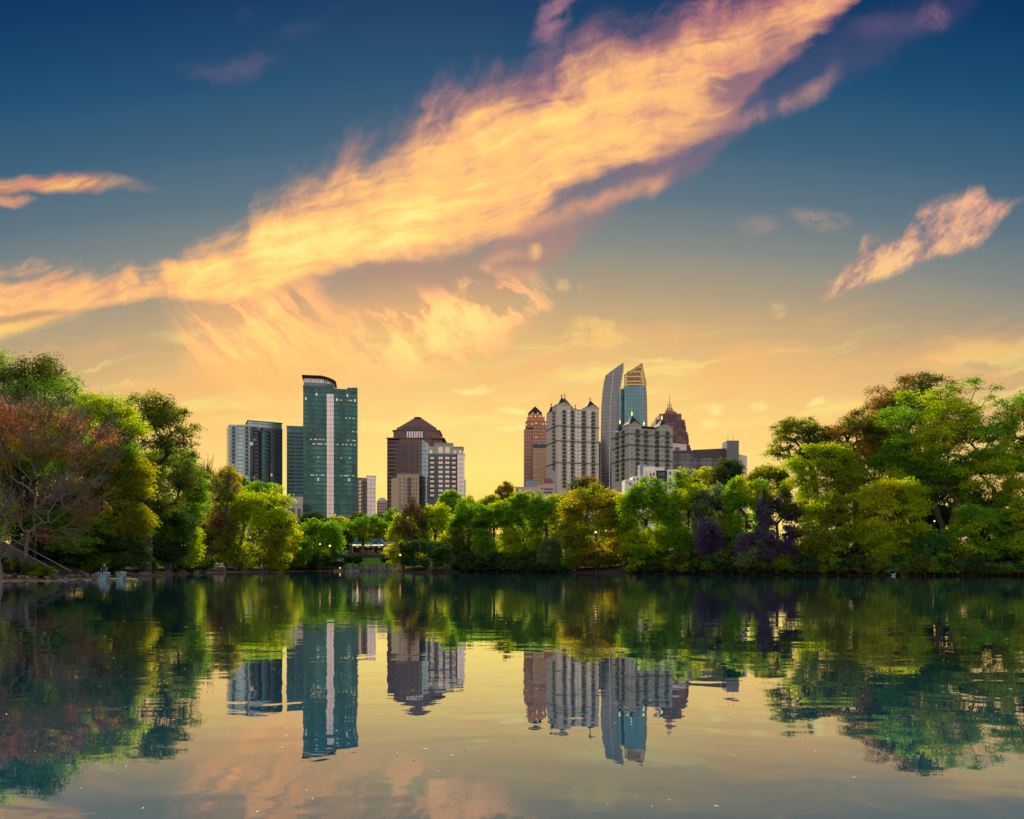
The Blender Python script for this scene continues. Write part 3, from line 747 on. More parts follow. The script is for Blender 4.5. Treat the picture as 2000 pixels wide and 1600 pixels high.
    tree('leafy_tree', 'bright green dome tree at the foot of the turreted tower', 1066, 958, 36, 1105, 202, 'lime', clump=.24, mix=(.45, 'green'), rough=.18)
    tree('leafy_tree', 'golden treetop tucked behind the bright green dome', 1106, 962, 36, 1030, 240, 'olive', clump=.25, mix=(.5, 'gold'))
    tree('oak_tree', 'brown-olive domed treetop before the turreted tower', 1145, 928, 46, 1000, 272, 'brown', clump=.24, mix=(.5, 'deepol'), rough=.15)
    tree('oak_tree', 'broad golden dome tree with dark limbs on the north shore', 1165, 942, 78, 1108, 190, 'olive', clump=.19, mix=(.35, 'gold'), rough=.18)
    tree('shrub', 'pale grey-green flowering shrub beside the golden dome tree', 1074, 1050, 26, 1112, 192, 'grey', clump=.3, cat='shrub')
    tree('shrub', 'tiny pale blossom branch hanging to the water', 1040, 1096, 12, 1112, 197, 'teal', clump=.36, nC=14, lpx=2.4, flat=.3, cat='shrub')
    tree('leafy_tree', 'lush green tree with a lime bough over the water', 1262, 935, 56, 1110, 176, 'green', clump=.22, mix=(.45, 'lime'), **{k: v for k, v in LAYER.items() if k in ('flat', 'droop', 'up')})
    tree('leafy_tree', 'low lime bough tree hanging over the muddy shore', 1262, 1060, 40, 1112, 172, 'lime', clump=.28, flat=.35, droop=.3, up=.9, mix=(.5, 'green'))
    tree('leafy_tree', 'lime green tree below the white stepped block', 1345, 930, 50, 1110, 170, 'lime', clump=.22, mix=(.5, 'green'))
    tree('oak_tree', 'dark rounded treetop before the stair tower of the black block', 1420, 888, 38, 970, 272, 'dark', clump=.25, rough=.14, mix=(.5, 'deepol'))
    tree('pale_tree', 'yellow treetop between the white block and the dark rounded tree', 1376, 908, 28, 985, 285, 'yellow', clump=.26)
    tree('leafy_tree', 'small dark treetop under the white block roof', 1345, 922, 26, 985, 280, 'deepol', clump=.27)
    tree('leafy_tree', 'grey-green ivy-hung tree above the first wisteria', 1388, 945, 38, 1085, 166, 'deepol', clump=.24, mix=(.5, 'grey'))
    tree('wisteria', 'first wisteria, dusty violet, hanging from the ivy-hung tree', 1382, 1000, 32, 1092, 161, 'purple', clump=.24, flat=1.1, dens=.7, cat='wisteria', mix=(.35, 'grey'))
    tree('leafy_tree', 'green tree rising between the two wisterias', 1458, 930, 46, 1105, 162, 'green', clump=.23, mix=(.45, 'lime'))
    tree('oak_tree', 'orange-olive treetop behind the big wisteria', 1500, 902, 52, 985, 196, 'olive', clump=.24, mix=(.5, 'gold'))
    tree('wisteria', 'big deep purple wisteria draped down to the lake', 1518, 946, 46, 1114, 152, 'purple', clump=.20, flat=1.2, cat='wisteria', mix=(.22, 'deepol'), nC=110, dens=1.2)
    tree('wisteria', 'lower spread of purple wisteria at the water edge', 1476, 1035, 46, 1114, 151, 'purple', clump=.22, flat=1.0, nC=80, cat='wisteria', mix=(.4, 'grey'))
    tree('shrub', 'grey-green shrubs at the waterline beneath the wisteria', 1440, 1070, 50, 1114, 159, 'grey', clump=.27, mix=(.6, 'deepol'), cat='shrub')
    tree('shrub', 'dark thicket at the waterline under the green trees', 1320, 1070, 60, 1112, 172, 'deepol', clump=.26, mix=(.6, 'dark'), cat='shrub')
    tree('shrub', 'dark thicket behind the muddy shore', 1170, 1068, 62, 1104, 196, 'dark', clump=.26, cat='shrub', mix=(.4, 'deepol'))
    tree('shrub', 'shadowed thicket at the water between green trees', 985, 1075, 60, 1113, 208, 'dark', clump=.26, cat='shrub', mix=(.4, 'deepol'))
    # --- east bank
    tree('oak_tree', 'flat-topped olive tree leaning out toward the skyline', 1560, 810, 66, 912, 176, 'deepol', gap=.12, tx=1612, mix=(.5, 'olive'), dens=.75, **LAYER)
    tree('leafy_tree', 'layered yellow-green tree above the big wisteria', 1612, 850, 70, 1040, 160, 'olive', gap=.1, mix=(.55, 'lime'), **LAYER)
    tree('oak_tree', 'copper-brown leaved tree in the middle of the east bank', 1672, 800, 74, 935, 168, 'brown', gap=.12, mix=(.35, 'olive'), dens=.85, **LAYER)
    tree('oak_tree', 'tallest brown-topped tree on the east bank', 1786, 734, 110, 905, 176, 'brown', gap=.22, mix=(.5, 'deepol'), dens=.8, flat=.35, clump=.19, rough=.3, tx=1800)
    tree('shade_tree', 'great open-branched green tree with bare dark limbs', 1855, 750, 130, 965, 156, 'green', mix=(.40, 'lime'), gap=.24, dens=.75, flat=.36, clump=.17, droop=.2, up=.9, rough=.3, tx=1855, r0=.50, fork=.34, stems=3, spread=2.2)
    tree('leafy_tree', 'shadowy green tree behind the pale trunk gap of the great open tree', 1835, 885, 62, 1060, 176, 'deepol', gap=.12, mix=(.5, 'dark'), clump=.2)
    tree('oak_tree', 'dark ragged treetop at the edge of the photograph', 2010, 768, 62, 900, 186, 'brown', gap=.25, dens=.7, clump=.2, mix=(.6, 'deepol'))
    tree('leafy_tree', 'green tree whose boughs spread below the open-branched crown', 1940, 868, 92, 1000, 152, 'green', gap=.2, dens=.8, mix=(.5, 'lime'), **LAYER)
    tree('leafy_tree', 'darker layered tree behind the lime boughs', 1740, 878, 76, 1000, 160, 'green', gap=.15, mix=(.5, 'lime'), dens=.85, **LAYER)
    tree('leafy_tree', 'lime boughs in layers over the water beside the wisteria', 1612, 958, 58, 1100, 148, 'lime', gap=.1, mix=(.5, 'olive'), **LAYER)
    tree('leafy_tree', 'yellow-lime tree drooping in tiers to the lake', 1728, 930, 76, 1096, 145, 'lime', gap=.1, mix=(.45, 'yellow'), **LAYER)
    tree('willow_shrub', 'weeping dark green willow shrub touching the water', 1812, 1030, 38, 1118, 141, 'willow', clump=.22, flat=1.6, dens=1.0, droop=.5, up=.1, cat='shrub', rough=.14)
    tree('leafy_tree', 'green tiers of leaves beside the willow shrub', 1915, 985, 70, 1105, 142, 'green', gap=.1, mix=(.55, 'lime'), **LAYER)
    tree('leafy_tree', 'outermost green tree on the east shore', 2020, 960, 70, 1110, 141, 'green', gap=.1, mix=(.4, 'lime'), **LAYER)
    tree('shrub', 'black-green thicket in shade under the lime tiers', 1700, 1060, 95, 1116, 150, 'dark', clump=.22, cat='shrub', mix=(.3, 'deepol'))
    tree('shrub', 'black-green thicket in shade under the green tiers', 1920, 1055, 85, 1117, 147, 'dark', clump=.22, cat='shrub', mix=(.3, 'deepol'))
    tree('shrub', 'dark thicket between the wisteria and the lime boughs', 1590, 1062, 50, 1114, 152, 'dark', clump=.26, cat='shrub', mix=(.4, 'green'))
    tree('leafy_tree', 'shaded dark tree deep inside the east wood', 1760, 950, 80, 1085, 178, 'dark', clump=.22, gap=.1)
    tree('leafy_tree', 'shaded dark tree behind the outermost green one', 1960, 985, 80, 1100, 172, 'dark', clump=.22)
    for cx, yt, hw, Y, lf, lab in ((2130, 880, 90, 146, 'green', 'round green tree on the shore past the outermost one'), (2260, 860, 95, 150, 'olive', 'olive tree further along the east shore'), (2200, 800, 110, 175, 'deepol', 'tall dark tree behind the olive one on the east shore'), (2390, 840, 120, 140, 'green', 'last green tree where the east shore bends'),
                                   (-150, 720, 130, 112, 'deepol', 'dark tree up the west bank beyond the steps'), (-290, 760, 150, 108, 'green', 'broad green tree up the west bank'), (-190, 940, 90, 98, 'green', 'low green tree by the west water edge')):
        tree('leafy_tree', lab, cx, yt, hw, 1105, Y, lf, clump=.22, lpx=4.0, mix=(.4, 'lime' if lf == 'green' else 'dark'))
    for cx, Y, lf in ((2090, 137, 'dark'), (2170, 136.5, 'green'), (2250, 136, 'dark')):
        tree('shrub', 'shrub at the water beyond the outermost east shore trees', cx, 1070, 45, 1122, Y, lf, clump=.3, cat='shrub', group='shrubs beyond the outermost trees')
    for cx, yt, hw, Y, lf in ((18, 1088, 24, 95.0, 'dark'), (62, 1098, 22, 95.6, 'deepol'), (-30, 1078, 30, 93.5, 'dark'), (92, 1106, 15, 96.2, 'dark')):
        tree('shrub', 'low dark undergrowth below the stone steps', cx, yt, hw, 1126, Y, lf, clump=.34, cat='shrub', group='undergrowth below the steps', lpx=2.6, mix=(.4, 'olive'), dens=.8)

def shore_shrubs():
    """overhanging shrubs right at the waterline, each one of its own"""
    kinds = [('dark', 'deepol', 'black-green shrub overhanging the water along the north and east shore'),
             ('green', 'dark', 'mid green shrub overhanging the water along the north and east shore'),
             ('deepol', 'olive', 'olive shrub overhanging the water along the north and east shore')]
    r = random.Random(23)
    spots = []
    px = 892
    while px < 2040:
        Y = float(np.interp(px, [880, 905, 960, 1030, 1090, 1150, 1210, 1280, 1350, 1420, 1500, 1600, 1700, 1800, 1900, 2040], [209, 209, 203.5, 197.5, 191.5, 183.5, 175.5, 168.5, 162.5, 156.5, 150.5, 145.5, 140.7, 137.6, 136.6, 135.6]))
        if not 1128 < px < 1215: spots.append((px, Y))
        px += r.uniform(17, 27)
    for px in (340, 368, 392): spots.append((px, float(np.interp(px, [330, 380, 415], [151.5, 173.5, 195.5]))))
    for k, (px, Y) in enumerate(spots):
        a, b, lab = kinds[r.choice((0, 0, 1, 2))]
        wl = HOR + CAMH / Y * FPX
        tree('shrub', lab, px, wl - r.uniform(24, 46), r.uniform(17, 25), wl + 1.0, Y + .3, a, clump=.34, mix=(.4, b), cat='shrub', group='waterline shrubs ' + a, trunk=.3, lpx=2.8, flat=.7)
    tree('shrub', 'low brown brush over the bare muddy bank', 1172, 1082, 40, 1108, 186, 'brown', clump=.3, cat='shrub', dens=.6, mix=(.5, 'deepol'))

def far_wood():
    """the closed wood on the rise behind the shore trees: one mass"""
    r = np.random.default_rng(5)
    n = 900
    px = r.uniform(395, 1500, n); Yd = r.uniform(255, 300, n)
    shore = np.interp(px, [395, 600, 660, 780, 1000, 1300, 1500], [255, 285, 322, 322, 262, 240, 215])
    Yd = shore + r.uniform(0, 45, n)
    top = np.interp(px, [395, 450, 560, 600, 700, 780, 860, 960, 1060, 1150, 1300, 1400, 1500], [985, 985, 1010, 1030, 1030, 1020, 1010, 995, 985, 975, 968, 960, 955])
    x = (px - 1000) / FPX * Yd
    z1 = CAMH + (HOR - top) / FPX * Yd; z0 = ground_np(x, Yd) + .5
    z = z0 + (z1 - z0) * r.random(n) ** .8
    C = np.stack([x, Yd, z], 1)
    rc = r.uniform(1.6, 3.2, n)
    o = link('far_wood', leaves_mesh('far_wood', C, rc, np.full(n, 70), .75, .7, r, .6, .1), LEAF['deepol'])
    tag(o, 'dark closed wood rising behind the shore trees', 'wood', kind='stuff')
woods()
shore_shrubs()
far_wood()
# ------------------------------------------------------------------ facade materials (UV in metres on every wall)
def grid_mat(name, glass, frame, cw, ch, fw=0.08, fh=0.12, rough=0.18, metal=0.55, vary=0.5, spandrel=None, sp=0.3, blinds=0.0, tilt=0.0):
    """curtain wall: cells cw x ch metres, frame lines fw / fh of a cell, every pane a little different"""
    m, g = mat(name)
    uv = g.new('ShaderNodeUVMap'); uu, vv, _ = g.sep(S(g, uv.outputs[0]))
    a, b = uu * (1.0 / cw), vv * (1.0 / ch)
    fa, fb = g.m('FRACT', a), g.m('FRACT', b)
    ia, ib = g.m('FLOOR', a), g.m('FLOOR', b)
    wn = g.new('ShaderNodeTexWhiteNoise', noise_dimensions='2D'); g.put(wn.inputs['Vector'], g.xyz(ia, ib))
    rnd = S(g, wn.outputs['Value'])
    big = g.noise(g.xyz(uu * 0.05, vv * 0.03), 1.0, 2.0, 0.5, dims='2D')
    dk = tuple(v * (1 - vary) for v in glass) + (1,); lt = tuple(min(1, v * (1 + vary)) for v in glass) + (1,)
    wf = g.new('ShaderNodeTexWhiteNoise', noise_dimensions='1D'); g.put(wf.inputs['W'], ib)
    painted_refl = g.noise(g.xyz(uu * 0.10, vv * 0.022), 1.0, 3.0, 0.6, dims='2D')                    # cloud and neighbour reflections painted into the pane colour
    col = g.mix(g.m('MINIMUM', g.m('MAXIMUM', rnd * 0.36 + S(g, wf.outputs['Value']) * 0.20 + g.mr(painted_refl, .34, .66, -.1, .62), 0.0), 1.0), dk, lt)
    if blinds:
        col = g.mix(g.m('GREATER_THAN', rnd, 1 - blinds), col, (.50, .46, .40, 1))
    if spandrel:
        col = g.mix(g.m('LESS_THAN', fb, sp), col, (*spandrel, 1))
    line = g.m('MAXIMUM', g.m('LESS_THAN', fa, fw), g.m('LESS_THAN', fb, fh))
    col = g.mix(line, col, (*frame, 1))
    bs = g.new('ShaderNodeBsdfPrincipled')
    g.put(bs.inputs['Base Color'], col)
    g.put(bs.inputs['Metallic'], metal * (1.0 - line))
    g.put(bs.inputs['Roughness'], rough + line * 0.45)
    # panes never lie quite flat
    wn2 = g.new('ShaderNodeTexWhiteNoise', noise_dimensions='2D'); g.put(wn2.inputs['Vector'], g.xyz(ia + 17.0, ib + 5.0))
    bump = g.new('ShaderNodeBump'); bump.inputs['Strength'].default_value = 0.6; bump.inputs['Distance'].default_value = 0.02
    g.put(bump.inputs['Height'], S(g, wn2.outputs['Value']) * fa * 1.0 + big)
    g.t.links.new(bump.outputs[0], bs.inputs['Normal'])
    out(g, bs.outputs[0]); return m
def stone_mat(name, c, course=3.6, joint=0.06, vary=0.12, rough=0.85):
    """cladding panels with joints and rain streaks"""
    m, g = mat(name)
    uv = g.new('ShaderNodeUVMap'); uu, vv, _ = g.sep(S(g, uv.outputs[0]))
    tc = g.new('ShaderNodeTexCoord')
    n = g.noise(S(g, tc.outputs['Object']), 0.25, 5.0, 0.6)
    st = g.noise(g.xyz(uu * 0.9, vv * 0.05), 1.0, 4.0, 0.6, dims='2D')
    f = n * 0.5 + st * 0.5
    col = g.mix(g.mr(f, 0.3, 0.7), tuple(v * (1 - vary) for v in c) + (1,), tuple(min(1, v * (1 + vary)) for v in c) + (1,))
    j = g.m('LESS_THAN', g.m('FRACT', vv * (1.0 / course)), joint)
    col = g.mix(j * 0.55, col, tuple(v * .5 for v in c) + (1,))
    b = g.new('ShaderNodeBsdfPrincipled'); g.put(b.inputs['Base Color'], col); b.inputs['Roughness'].default_value = rough
    out(g, b.outputs[0]); return m

M = {}
M['dark'] = plain('dark_metal', (.020, .022, .026), .45, .3)
M['slate'] = plain('slate_roof', (.022, .022, .027), .8, spec=.12)
M['rail'] = plain('balcony_rail', (.022, .024, .028), .5, .2)
M['slab'] = plain('concrete_slab', (.14, .135, .13), .8)
M['pane'] = plain('window_pane', (.36, .36, .35), .12, .6, .3)
M['panedark'] = plain('dark_window_pane', (.035, .042, .05), .12, .4, .3)
M['panebright'] = plain('bright_window_pane', (.46, .385, .33), .15, .6, .3)
M['whiteframe'] = plain('white_window_frame', (.55, .53, .50), .6)
M['lit'] = plain('lit_window', (.35, .30, .16), .5, emit=((1.0, .74, .30), .16))
M['lamp'] = plain('amber_lamp', (.9, .5, .15), .5, emit=((1.0, .42, .08), .55))
M['greenlamp'] = plain('finial_lamp', (.6, .8, .3), .5, emit=((.65, 1.0, .25), .4))
M['gold'] = plain('gilded_metal', (.55, .30, .07), .35, .6)
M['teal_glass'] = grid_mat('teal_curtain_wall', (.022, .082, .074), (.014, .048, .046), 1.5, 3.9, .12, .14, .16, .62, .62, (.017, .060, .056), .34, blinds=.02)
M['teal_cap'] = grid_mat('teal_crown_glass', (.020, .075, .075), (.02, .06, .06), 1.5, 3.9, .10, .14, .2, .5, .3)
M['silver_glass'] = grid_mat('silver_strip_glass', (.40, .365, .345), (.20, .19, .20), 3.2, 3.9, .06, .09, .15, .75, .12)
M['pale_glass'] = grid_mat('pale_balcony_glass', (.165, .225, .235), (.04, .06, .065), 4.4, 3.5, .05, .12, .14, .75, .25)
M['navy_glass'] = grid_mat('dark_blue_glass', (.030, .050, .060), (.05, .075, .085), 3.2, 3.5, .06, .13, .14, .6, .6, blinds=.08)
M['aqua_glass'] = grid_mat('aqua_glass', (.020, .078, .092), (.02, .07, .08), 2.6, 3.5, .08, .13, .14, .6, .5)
M['granite'] = stone_mat('brown_granite', (.165, .082, .068), 4.0, .10)
M['granite_glass'] = grid_mat('granite_strip_windows', (.040, .026, .030), (.155, .076, .062), 2.4, 4.0, .10, .42, .15, .5, .4)
M['granite_glass_v'] = grid_mat('granite_bay_windows', (.030, .022, .028), (.140, .072, .060), 3.0, 4.0, .22, .16, .15, .5, .4)
M['beige'] = stone_mat('beige_precast', (.40, .29, .175), 3.3, .05)
M['buff'] = stone_mat('buff_concrete', (.40, .31, .22), 4.0, .03)
M['pinkstone'] = stone_mat('pink_render', (.44, .28, .235), 3.3, .04)
M['charcoal'] = stone_mat('charcoal_panel', (.082, .088, .092), 3.4, .04)
M['greystone'] = stone_mat('grey_beige_panel', (.33, .29, .235), 3.4, .04)
M['whitestone'] = stone_mat('white_limestone', (.43, .355, .285), 3.7, .05)
M['greylime'] = stone_mat('grey_limestone', (.29, .265, .215), 3.7, .05)
M['cornice'] = stone_mat('dark_cornice', (.085, .080, .078), 2.0, .02)  # dark stone of the string courses
M['white'] = stone_mat('white_stucco', (.70, .60, .47), 3.2, .03)
M['rust'] = stone_mat('red_brown_granite', (.36, .155, .080), 3.9, .10)
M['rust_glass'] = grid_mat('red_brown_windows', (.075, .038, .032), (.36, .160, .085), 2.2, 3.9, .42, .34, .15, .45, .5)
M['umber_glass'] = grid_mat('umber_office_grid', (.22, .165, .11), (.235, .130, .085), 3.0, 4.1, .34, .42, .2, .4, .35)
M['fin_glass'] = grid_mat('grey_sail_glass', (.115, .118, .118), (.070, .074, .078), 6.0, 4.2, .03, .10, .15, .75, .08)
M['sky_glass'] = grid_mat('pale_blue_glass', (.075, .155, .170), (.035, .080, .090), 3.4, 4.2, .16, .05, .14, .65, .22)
M['stepped'] = stone_mat('red_granite', (.235, .085, .070), 4.0, .07)
M['stepped_glass'] = plain('dark_bay_glass', (.030, .016, .022), .2, .3, .3)
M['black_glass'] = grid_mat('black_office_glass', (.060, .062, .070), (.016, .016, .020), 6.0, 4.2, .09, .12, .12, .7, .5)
M['black_panel'] = stone_mat('black_brown_panel', (.060, .044, .044), 5.0, .03)
M['steelpanel'] = stone_mat('grey_metal_panel', (.135, .120, .120), 6.0, .03)
M['redroof'] = plain('red_roof', (.24, .035, .05), .6)
M['palewall'] = plain('pale_wall', (.52, .42, .38), .8)
M['bluegrey'] = plain('blue_grey_wall', (.16, .20, .235), .7)
def lattice_mat():
    m, g = mat('bronze_lattice')
    uv = g.new('ShaderNodeUVMap'); uu, vv, _ = g.sep(S(g, uv.outputs[0]))
    fa, fb = g.m('FRACT', uu * (1 / 2.4)), g.m('FRACT', vv * (1 / 3.4))
    hole = g.m('MULTIPLY', g.m('GREATER_THAN', fa, .28), g.m('GREATER_THAN', fb, .34))
    n = g.noise(g.xyz(uu, vv), .4, 3.0, .6)
    b = g.new('ShaderNodeBsdfPrincipled')
    g.put(b.inputs['Base Color'], g.mix(hole, (.42, .235, .10, 1), g.mix(n, (.07, .04, .022, 1), (.22, .12, .055, 1)))); b.inputs['Roughness'].default_value = .6
    out(g, b.outputs[0]); return m
M['lattice'] = lattice_mat()

M['bronze'] = plain('bronze_steel', (.33, .18, .075), .5, .3, .3)
class Bd:
    """one building: X() and Z() turn photo columns and rows on its front plane into local metres"""
    def __init__(s, name, label, px0, Y, phi=0.0, cat='tower', group=None):
        s.px0, s.Y, s.s, s.c, s.sn = px0, Y, Y / FPX, math.cos(R(phi)), math.sin(R(phi))
        s.z0 = 4.0
        s.root = empty(name, ((px0 - 1000) * s.s, Y, s.z0), R(phi), label, cat, group)
    def X(s, px):
        q = (px - 1000) / FPX                                    # where the sight line meets the turned front plane
        return (q * s.Y - (s.px0 - 1000) * s.s) / (s.c - q * s.sn)
    def Z(s, py): return CAMH + (HOR - py) * s.s - s.z0
    def part(s, name, mb, mats, smooth=False): return mb.build(name, mats, s.root, None, smooth)
    def copies(s, name, me, spots):
        for x, y, z, rz in spots:
            o = bpy.data.objects.new(name, me); COL.objects.link(o); o.parent = s.root
            o.location = (x, y, z); o.rotation_euler = (0, 0, rz)
    def block(s, name, p0, p1, top, y0, y1, m, bot=None, mt=None):
        b = MB(); b.box(s.X(p0), s.X(p1), y0, y1, 0.0 if bot is None else s.Z(bot), s.Z(top), 0, 1 if mt else None)
        return s.part(name, b, [M[m], M[mt]] if mt else M[m])
def window_mesh(w, h, pane, frame, t=0.10, mull=1, depth=0.16):
    """a frame round a pane with mull lights, face at y = 0 looking to -y"""
    b = MB()
    b.box(-w / 2, w / 2, -depth * .35, 0.02, -h / 2, h / 2, 1)
    for x0, x1, z0, z1 in ((-w / 2 - t, w / 2 + t, h / 2, h / 2 + t), (-w / 2 - t, w / 2 + t, -h / 2 - t, -h / 2), (-w / 2 - t, -w / 2, -h / 2, h / 2), (w / 2, w / 2 + t, -h / 2, h / 2)):
        b.box(x0, x1, -depth, 0.03, z0, z1, 0)
    for k in range(1, mull + 1):
        x = -w / 2 + w * k / (mull + 1); b.box(x - t * .4, x + t * .4, -depth, -.01, -h / 2 + .01, h / 2 - .01, 0)
    me = b.mesh('window'); me.materials.append(M[frame]); me.materials.append(M[pane]); return me
def balcony_mesh(w, d, h, rail='rail', slab='slab', door='panedark', fh=2.7):
    b = MB()
    b.box(-w / 2, w / 2, -d, .05, -.22, 0, 1)
    b.box(-w * .36, w * .36, -.10, .04, .05, fh - .4, 2)
    for x0, x1, y0, y1 in ((-w / 2, w / 2, -d, -d + .07), (-w / 2, -w / 2 + .07, -d + .08, -.02), (w / 2 - .07, w / 2, -d + .08, -.02)):
        b.box(x0, x1, y0, y1, h - .1, h, 0); b.box(x0, x1, y0, y1, .1, .16, 0)
    n = int(w / .35)
    for i in range(n + 1):
        x = -w / 2 + .04 + (w - .08) * i / n; b.box(x - .035, x + .035, -d + .01, -d + .06, .16, h - .1, 0)
    for i in range(int(d / .35)):
        for sx in (-1, 1):
            y = -d + .3 + i * .35; b.box(sx * (w / 2 - .055) - .025, sx * (w / 2 - .055) + .025, y, y + .05, .16, h - .1, 0)
    me = b.mesh('balcony'); [me.materials.append(M[k]) for k in (rail, slab, door)]; return me
def pyramid(bd, name, x, y, hw, z0, z1, m='slate', lamp=None, ball=1.0):
    """square spire with a flared eave and a ball on top"""
    b = MB()
    q = lambda h: [(x - h, y - h), (x + h, y - h), (x + h, y + h), (x - h, y + h)]
    b.prism(q(hw * 1.12), z0 - .5, z0, False, True)
    b.frustum(q(hw * 1.12), z0, q(hw * .86), z0 + (z1 - z0) * .16, 0, False)
    b.frustum(q(hw * .86), z0 + (z1 - z0) * .16, q(hw * .06), z1, 0, True)
    p = bd.part(name, b, M[m])
    f = MB(); f.lathe([(.0, z1 - .2), (.45 * ball, z1), (.30 * ball, z1 + .7), (.75 * ball, z1 + 1.6), (.55 * ball, z1 + 2.3), (.12 * ball, z1 + 2.9), (.05, z1 + 4.4 * ball), (0, z1 + 4.5 * ball)], 8, (x, y, 0))
    o = f.build('finial', M[lamp] if lamp else M['dark'], p)
    return p

# ------------------------------------------------------------------ the skyline, west to east
def city():
    # pale glass balcony tower
    B = Bd('apartment_tower', 'glass apartment tower, pale on one side, with rows of dark balconies', 488, 745, 27)
    Zt, W, D = B.Z(830), B.X(552), 15.0
    wing = MB(); wing.prism([(0, 0), (2, 30), (-16, 34), (-17.6, 7.5)], 0, Zt)
    B.part('pale_wing', wing, M['pale_glass'])
    body = MB(); body.prism([(.05, .05), (W * .36, 1.5), (W * .36, 3.0), (W * .62, .8), (W, .8), (W, 24), (2.1, 24)], 0, B.Z(833))
    B.part('body', body, M['navy_glass'])
    bay = MB(); bay.prism([(W * .36 + .1, .2), (W * .49, -1.4), (W * .63, -.2), (W * .63, 2.5), (W * .36 + .1, 2.9)], 0, B.Z(841))
    B.part('bay', bay, M['aqua_glass'])
    ph = MB(); ph.prism([(-1.5, 1.5), (W - .3, 2.0), (W - .3, 22), (0, 22)], B.Z(833) + .01, B.Z(822))
    B.part('penthouse', ph, M['pale_glass'])
    cap = MB(); cap.prism([(-2, 1.0), (W + .4, 1.4), (W + .4, 23), (-.5, 23)], B.Z(822) + .01, B.Z(822) + .7); B.part('roof', cap, M['slate'])
    bm = balcony_mesh(5.2, 1.6, 1.1, door='panedark'); H = 3.5
    sp = []
    for k in range(22):
        z = Zt - 5 - k * H
        sp.append((W * .49, -1.1, z, R(-3))); sp.append((W * .80, .85, z, 0)); sp.append((W * .20, .8, z, R(2)))
    B.copies('balcony', bm, sp)
    bm2 = balcony_mesh(3.2, 1.2, 1.1)
    B.copies('balcony', bm2, [(-13.6, 5.75, Zt - 4 - k * H, R(-23)) for k in range(17)] + [(-2.6, 1.1, Zt - 4 - k * H, R(-23)) for k in range(13)])
    # teal slab with black balconies
    B = Bd('apartment_tower', 'narrow teal apartment slab tucked beside the tall green tower', 560, 800, 14)
    B.block('body', 560, 602, 833, 0, 26, 'aqua_glass')
    B.block('core_strip', 575.5, 579.5, 845, -.7, -.02, 'panedark')
    b = MB(); b.box(-.3, B.X(602), -.3, 26.3, B.Z(833) + .01, B.Z(831.6)); B.part('roof', b, M['teal_cap'])
    bm = balcony_mesh(6.4, 2.0, 1.1, door='aqua_glass')
    B.copies('balcony', bm, [(B.X(569), 0, B.Z(846) - k * 3.7, 0) for k in range(17)] + [(B.X(585), 0, B.Z(846) - k * 3.7, 0) for k in range(17)])
    # low buff block
    B = Bd('low_building', 'low buff concrete block at the foot of the green tower', 525, 640, 16, 'building')
    B.block('body', 525, 591, 985, 0, 20, 'buff'); B.block('parapet', 524, 591.5, 969, -.6, 20.5, 'buff', 985.01)
    for p0, p1 in ((547, 555), (564, 576), (581, 588)):
        w = MB(); w.box(B.X(p0), B.X(p1), -.25, .02, B.Z(1008), B.Z(992)); B.part('window', w, M['panedark'])
    # the tall green tower
    B = Bd('office_tower', 'tall green glass office tower with a curved crown and one pale vertical strip', 592, 700, 10)
    X, Z = B.X, B.Z
    b = MB(); b.box(X(592), X(637.4), 0, 38, 0, Z(752)); b.box(X(652.6), X(688), 0, 38, 0, Z(757)); b.box(X(637.4) + .01, X(652.6) - .01, .3, 37.6, 0, Z(758)); B.part('body', b, M['teal_glass'])
    b = MB(); b.box(X(688) + .01, X(698), 1.2, 36, 0, Z(753.4)); b.box(X(678), X(688), 1.3, 36, Z(757) + .01, Z(753.4)); B.part('corner_bay', b, M['teal_glass'])
    b = MB(); b.box(X(638), X(652), -1.1, .28, 0, Z(768)); B.part('glass_strip', b, M['silver_glass'])
    b = MB(); b.box(X(637), X(653), -1.5, 12, Z(768) + .01, Z(750)); B.part('strip_cap', b, M['teal_cap'])
    b = MB(); b.box(X(591.6), X(637), -.25, -.02, Z(757), Z(752.2)); b.box(X(653), X(698.2), -.25, -.02, Z(762), Z(757.2)); b.box(X(688), X(698.4), .8, 1.18, Z(762), Z(753)); B.part('cornice', b, M['teal_cap'])
    arc = [(X(593), 1.0), (X(628), 1.0)] + [(X(628) + math.sin(t) * (X(652) - X(628)), 1.0 + (1 - math.cos(t)) * 14) for t in [i * math.pi / 20 for i in range(1, 11)]] + [(X(652), 30), (X(593), 30)]
    b = MB(); b.prism(arc, Z(752) + .01, Z(746)); B.part('crown_drum', b, M['teal_cap'])
    b = MB()
    b.prism([(p[0] * .97 + .4, p[1] + 1.0) for p in arc], Z(746) + .01, Z(738)); B.part('crown_glass', b, M['silver_glass'])
    b = MB()
    for (x, y) in [(X(594 + k * 3.4), .8) for k in range(11)] + [(p[0], p[1] - .3) for p in arc[2:12:1]]:
        b.box(x - .18, x + .18, y - .3, y + .3, Z(752) + .1, Z(737.2))
    B.part('crown_mullion', b, M['whiteframe'])
    arc3 = [(X(589.5), -1.6), (X(628), -1.6)] + [(X(628) + math.sin(t) * (X(655.5) - X(628)), -1.6 + (1 - math.cos(t)) * 16) for t in [i * math.pi / 20 for i in range(1, 11)]] + [(X(655.5), 31), (X(589.5), 31)]
    b = MB(); b.prism(arc3, Z(737) + .01, Z(737), True, True, z1f=lambda x, y: Z(733) - max(0, (x - X(628))) * .16, z0f=lambda x, y: Z(736) - max(0, (x - X(628))) * .20); B.part('crown_roof', b, M['slate'])
    r = random.Random(3); litm = MB(); litm.box(-.55, .55, -.10, 0.02, -.45, .45); lm = litm.mesh('lit_window'); lm.materials.append(M['lit'])
    spots = []
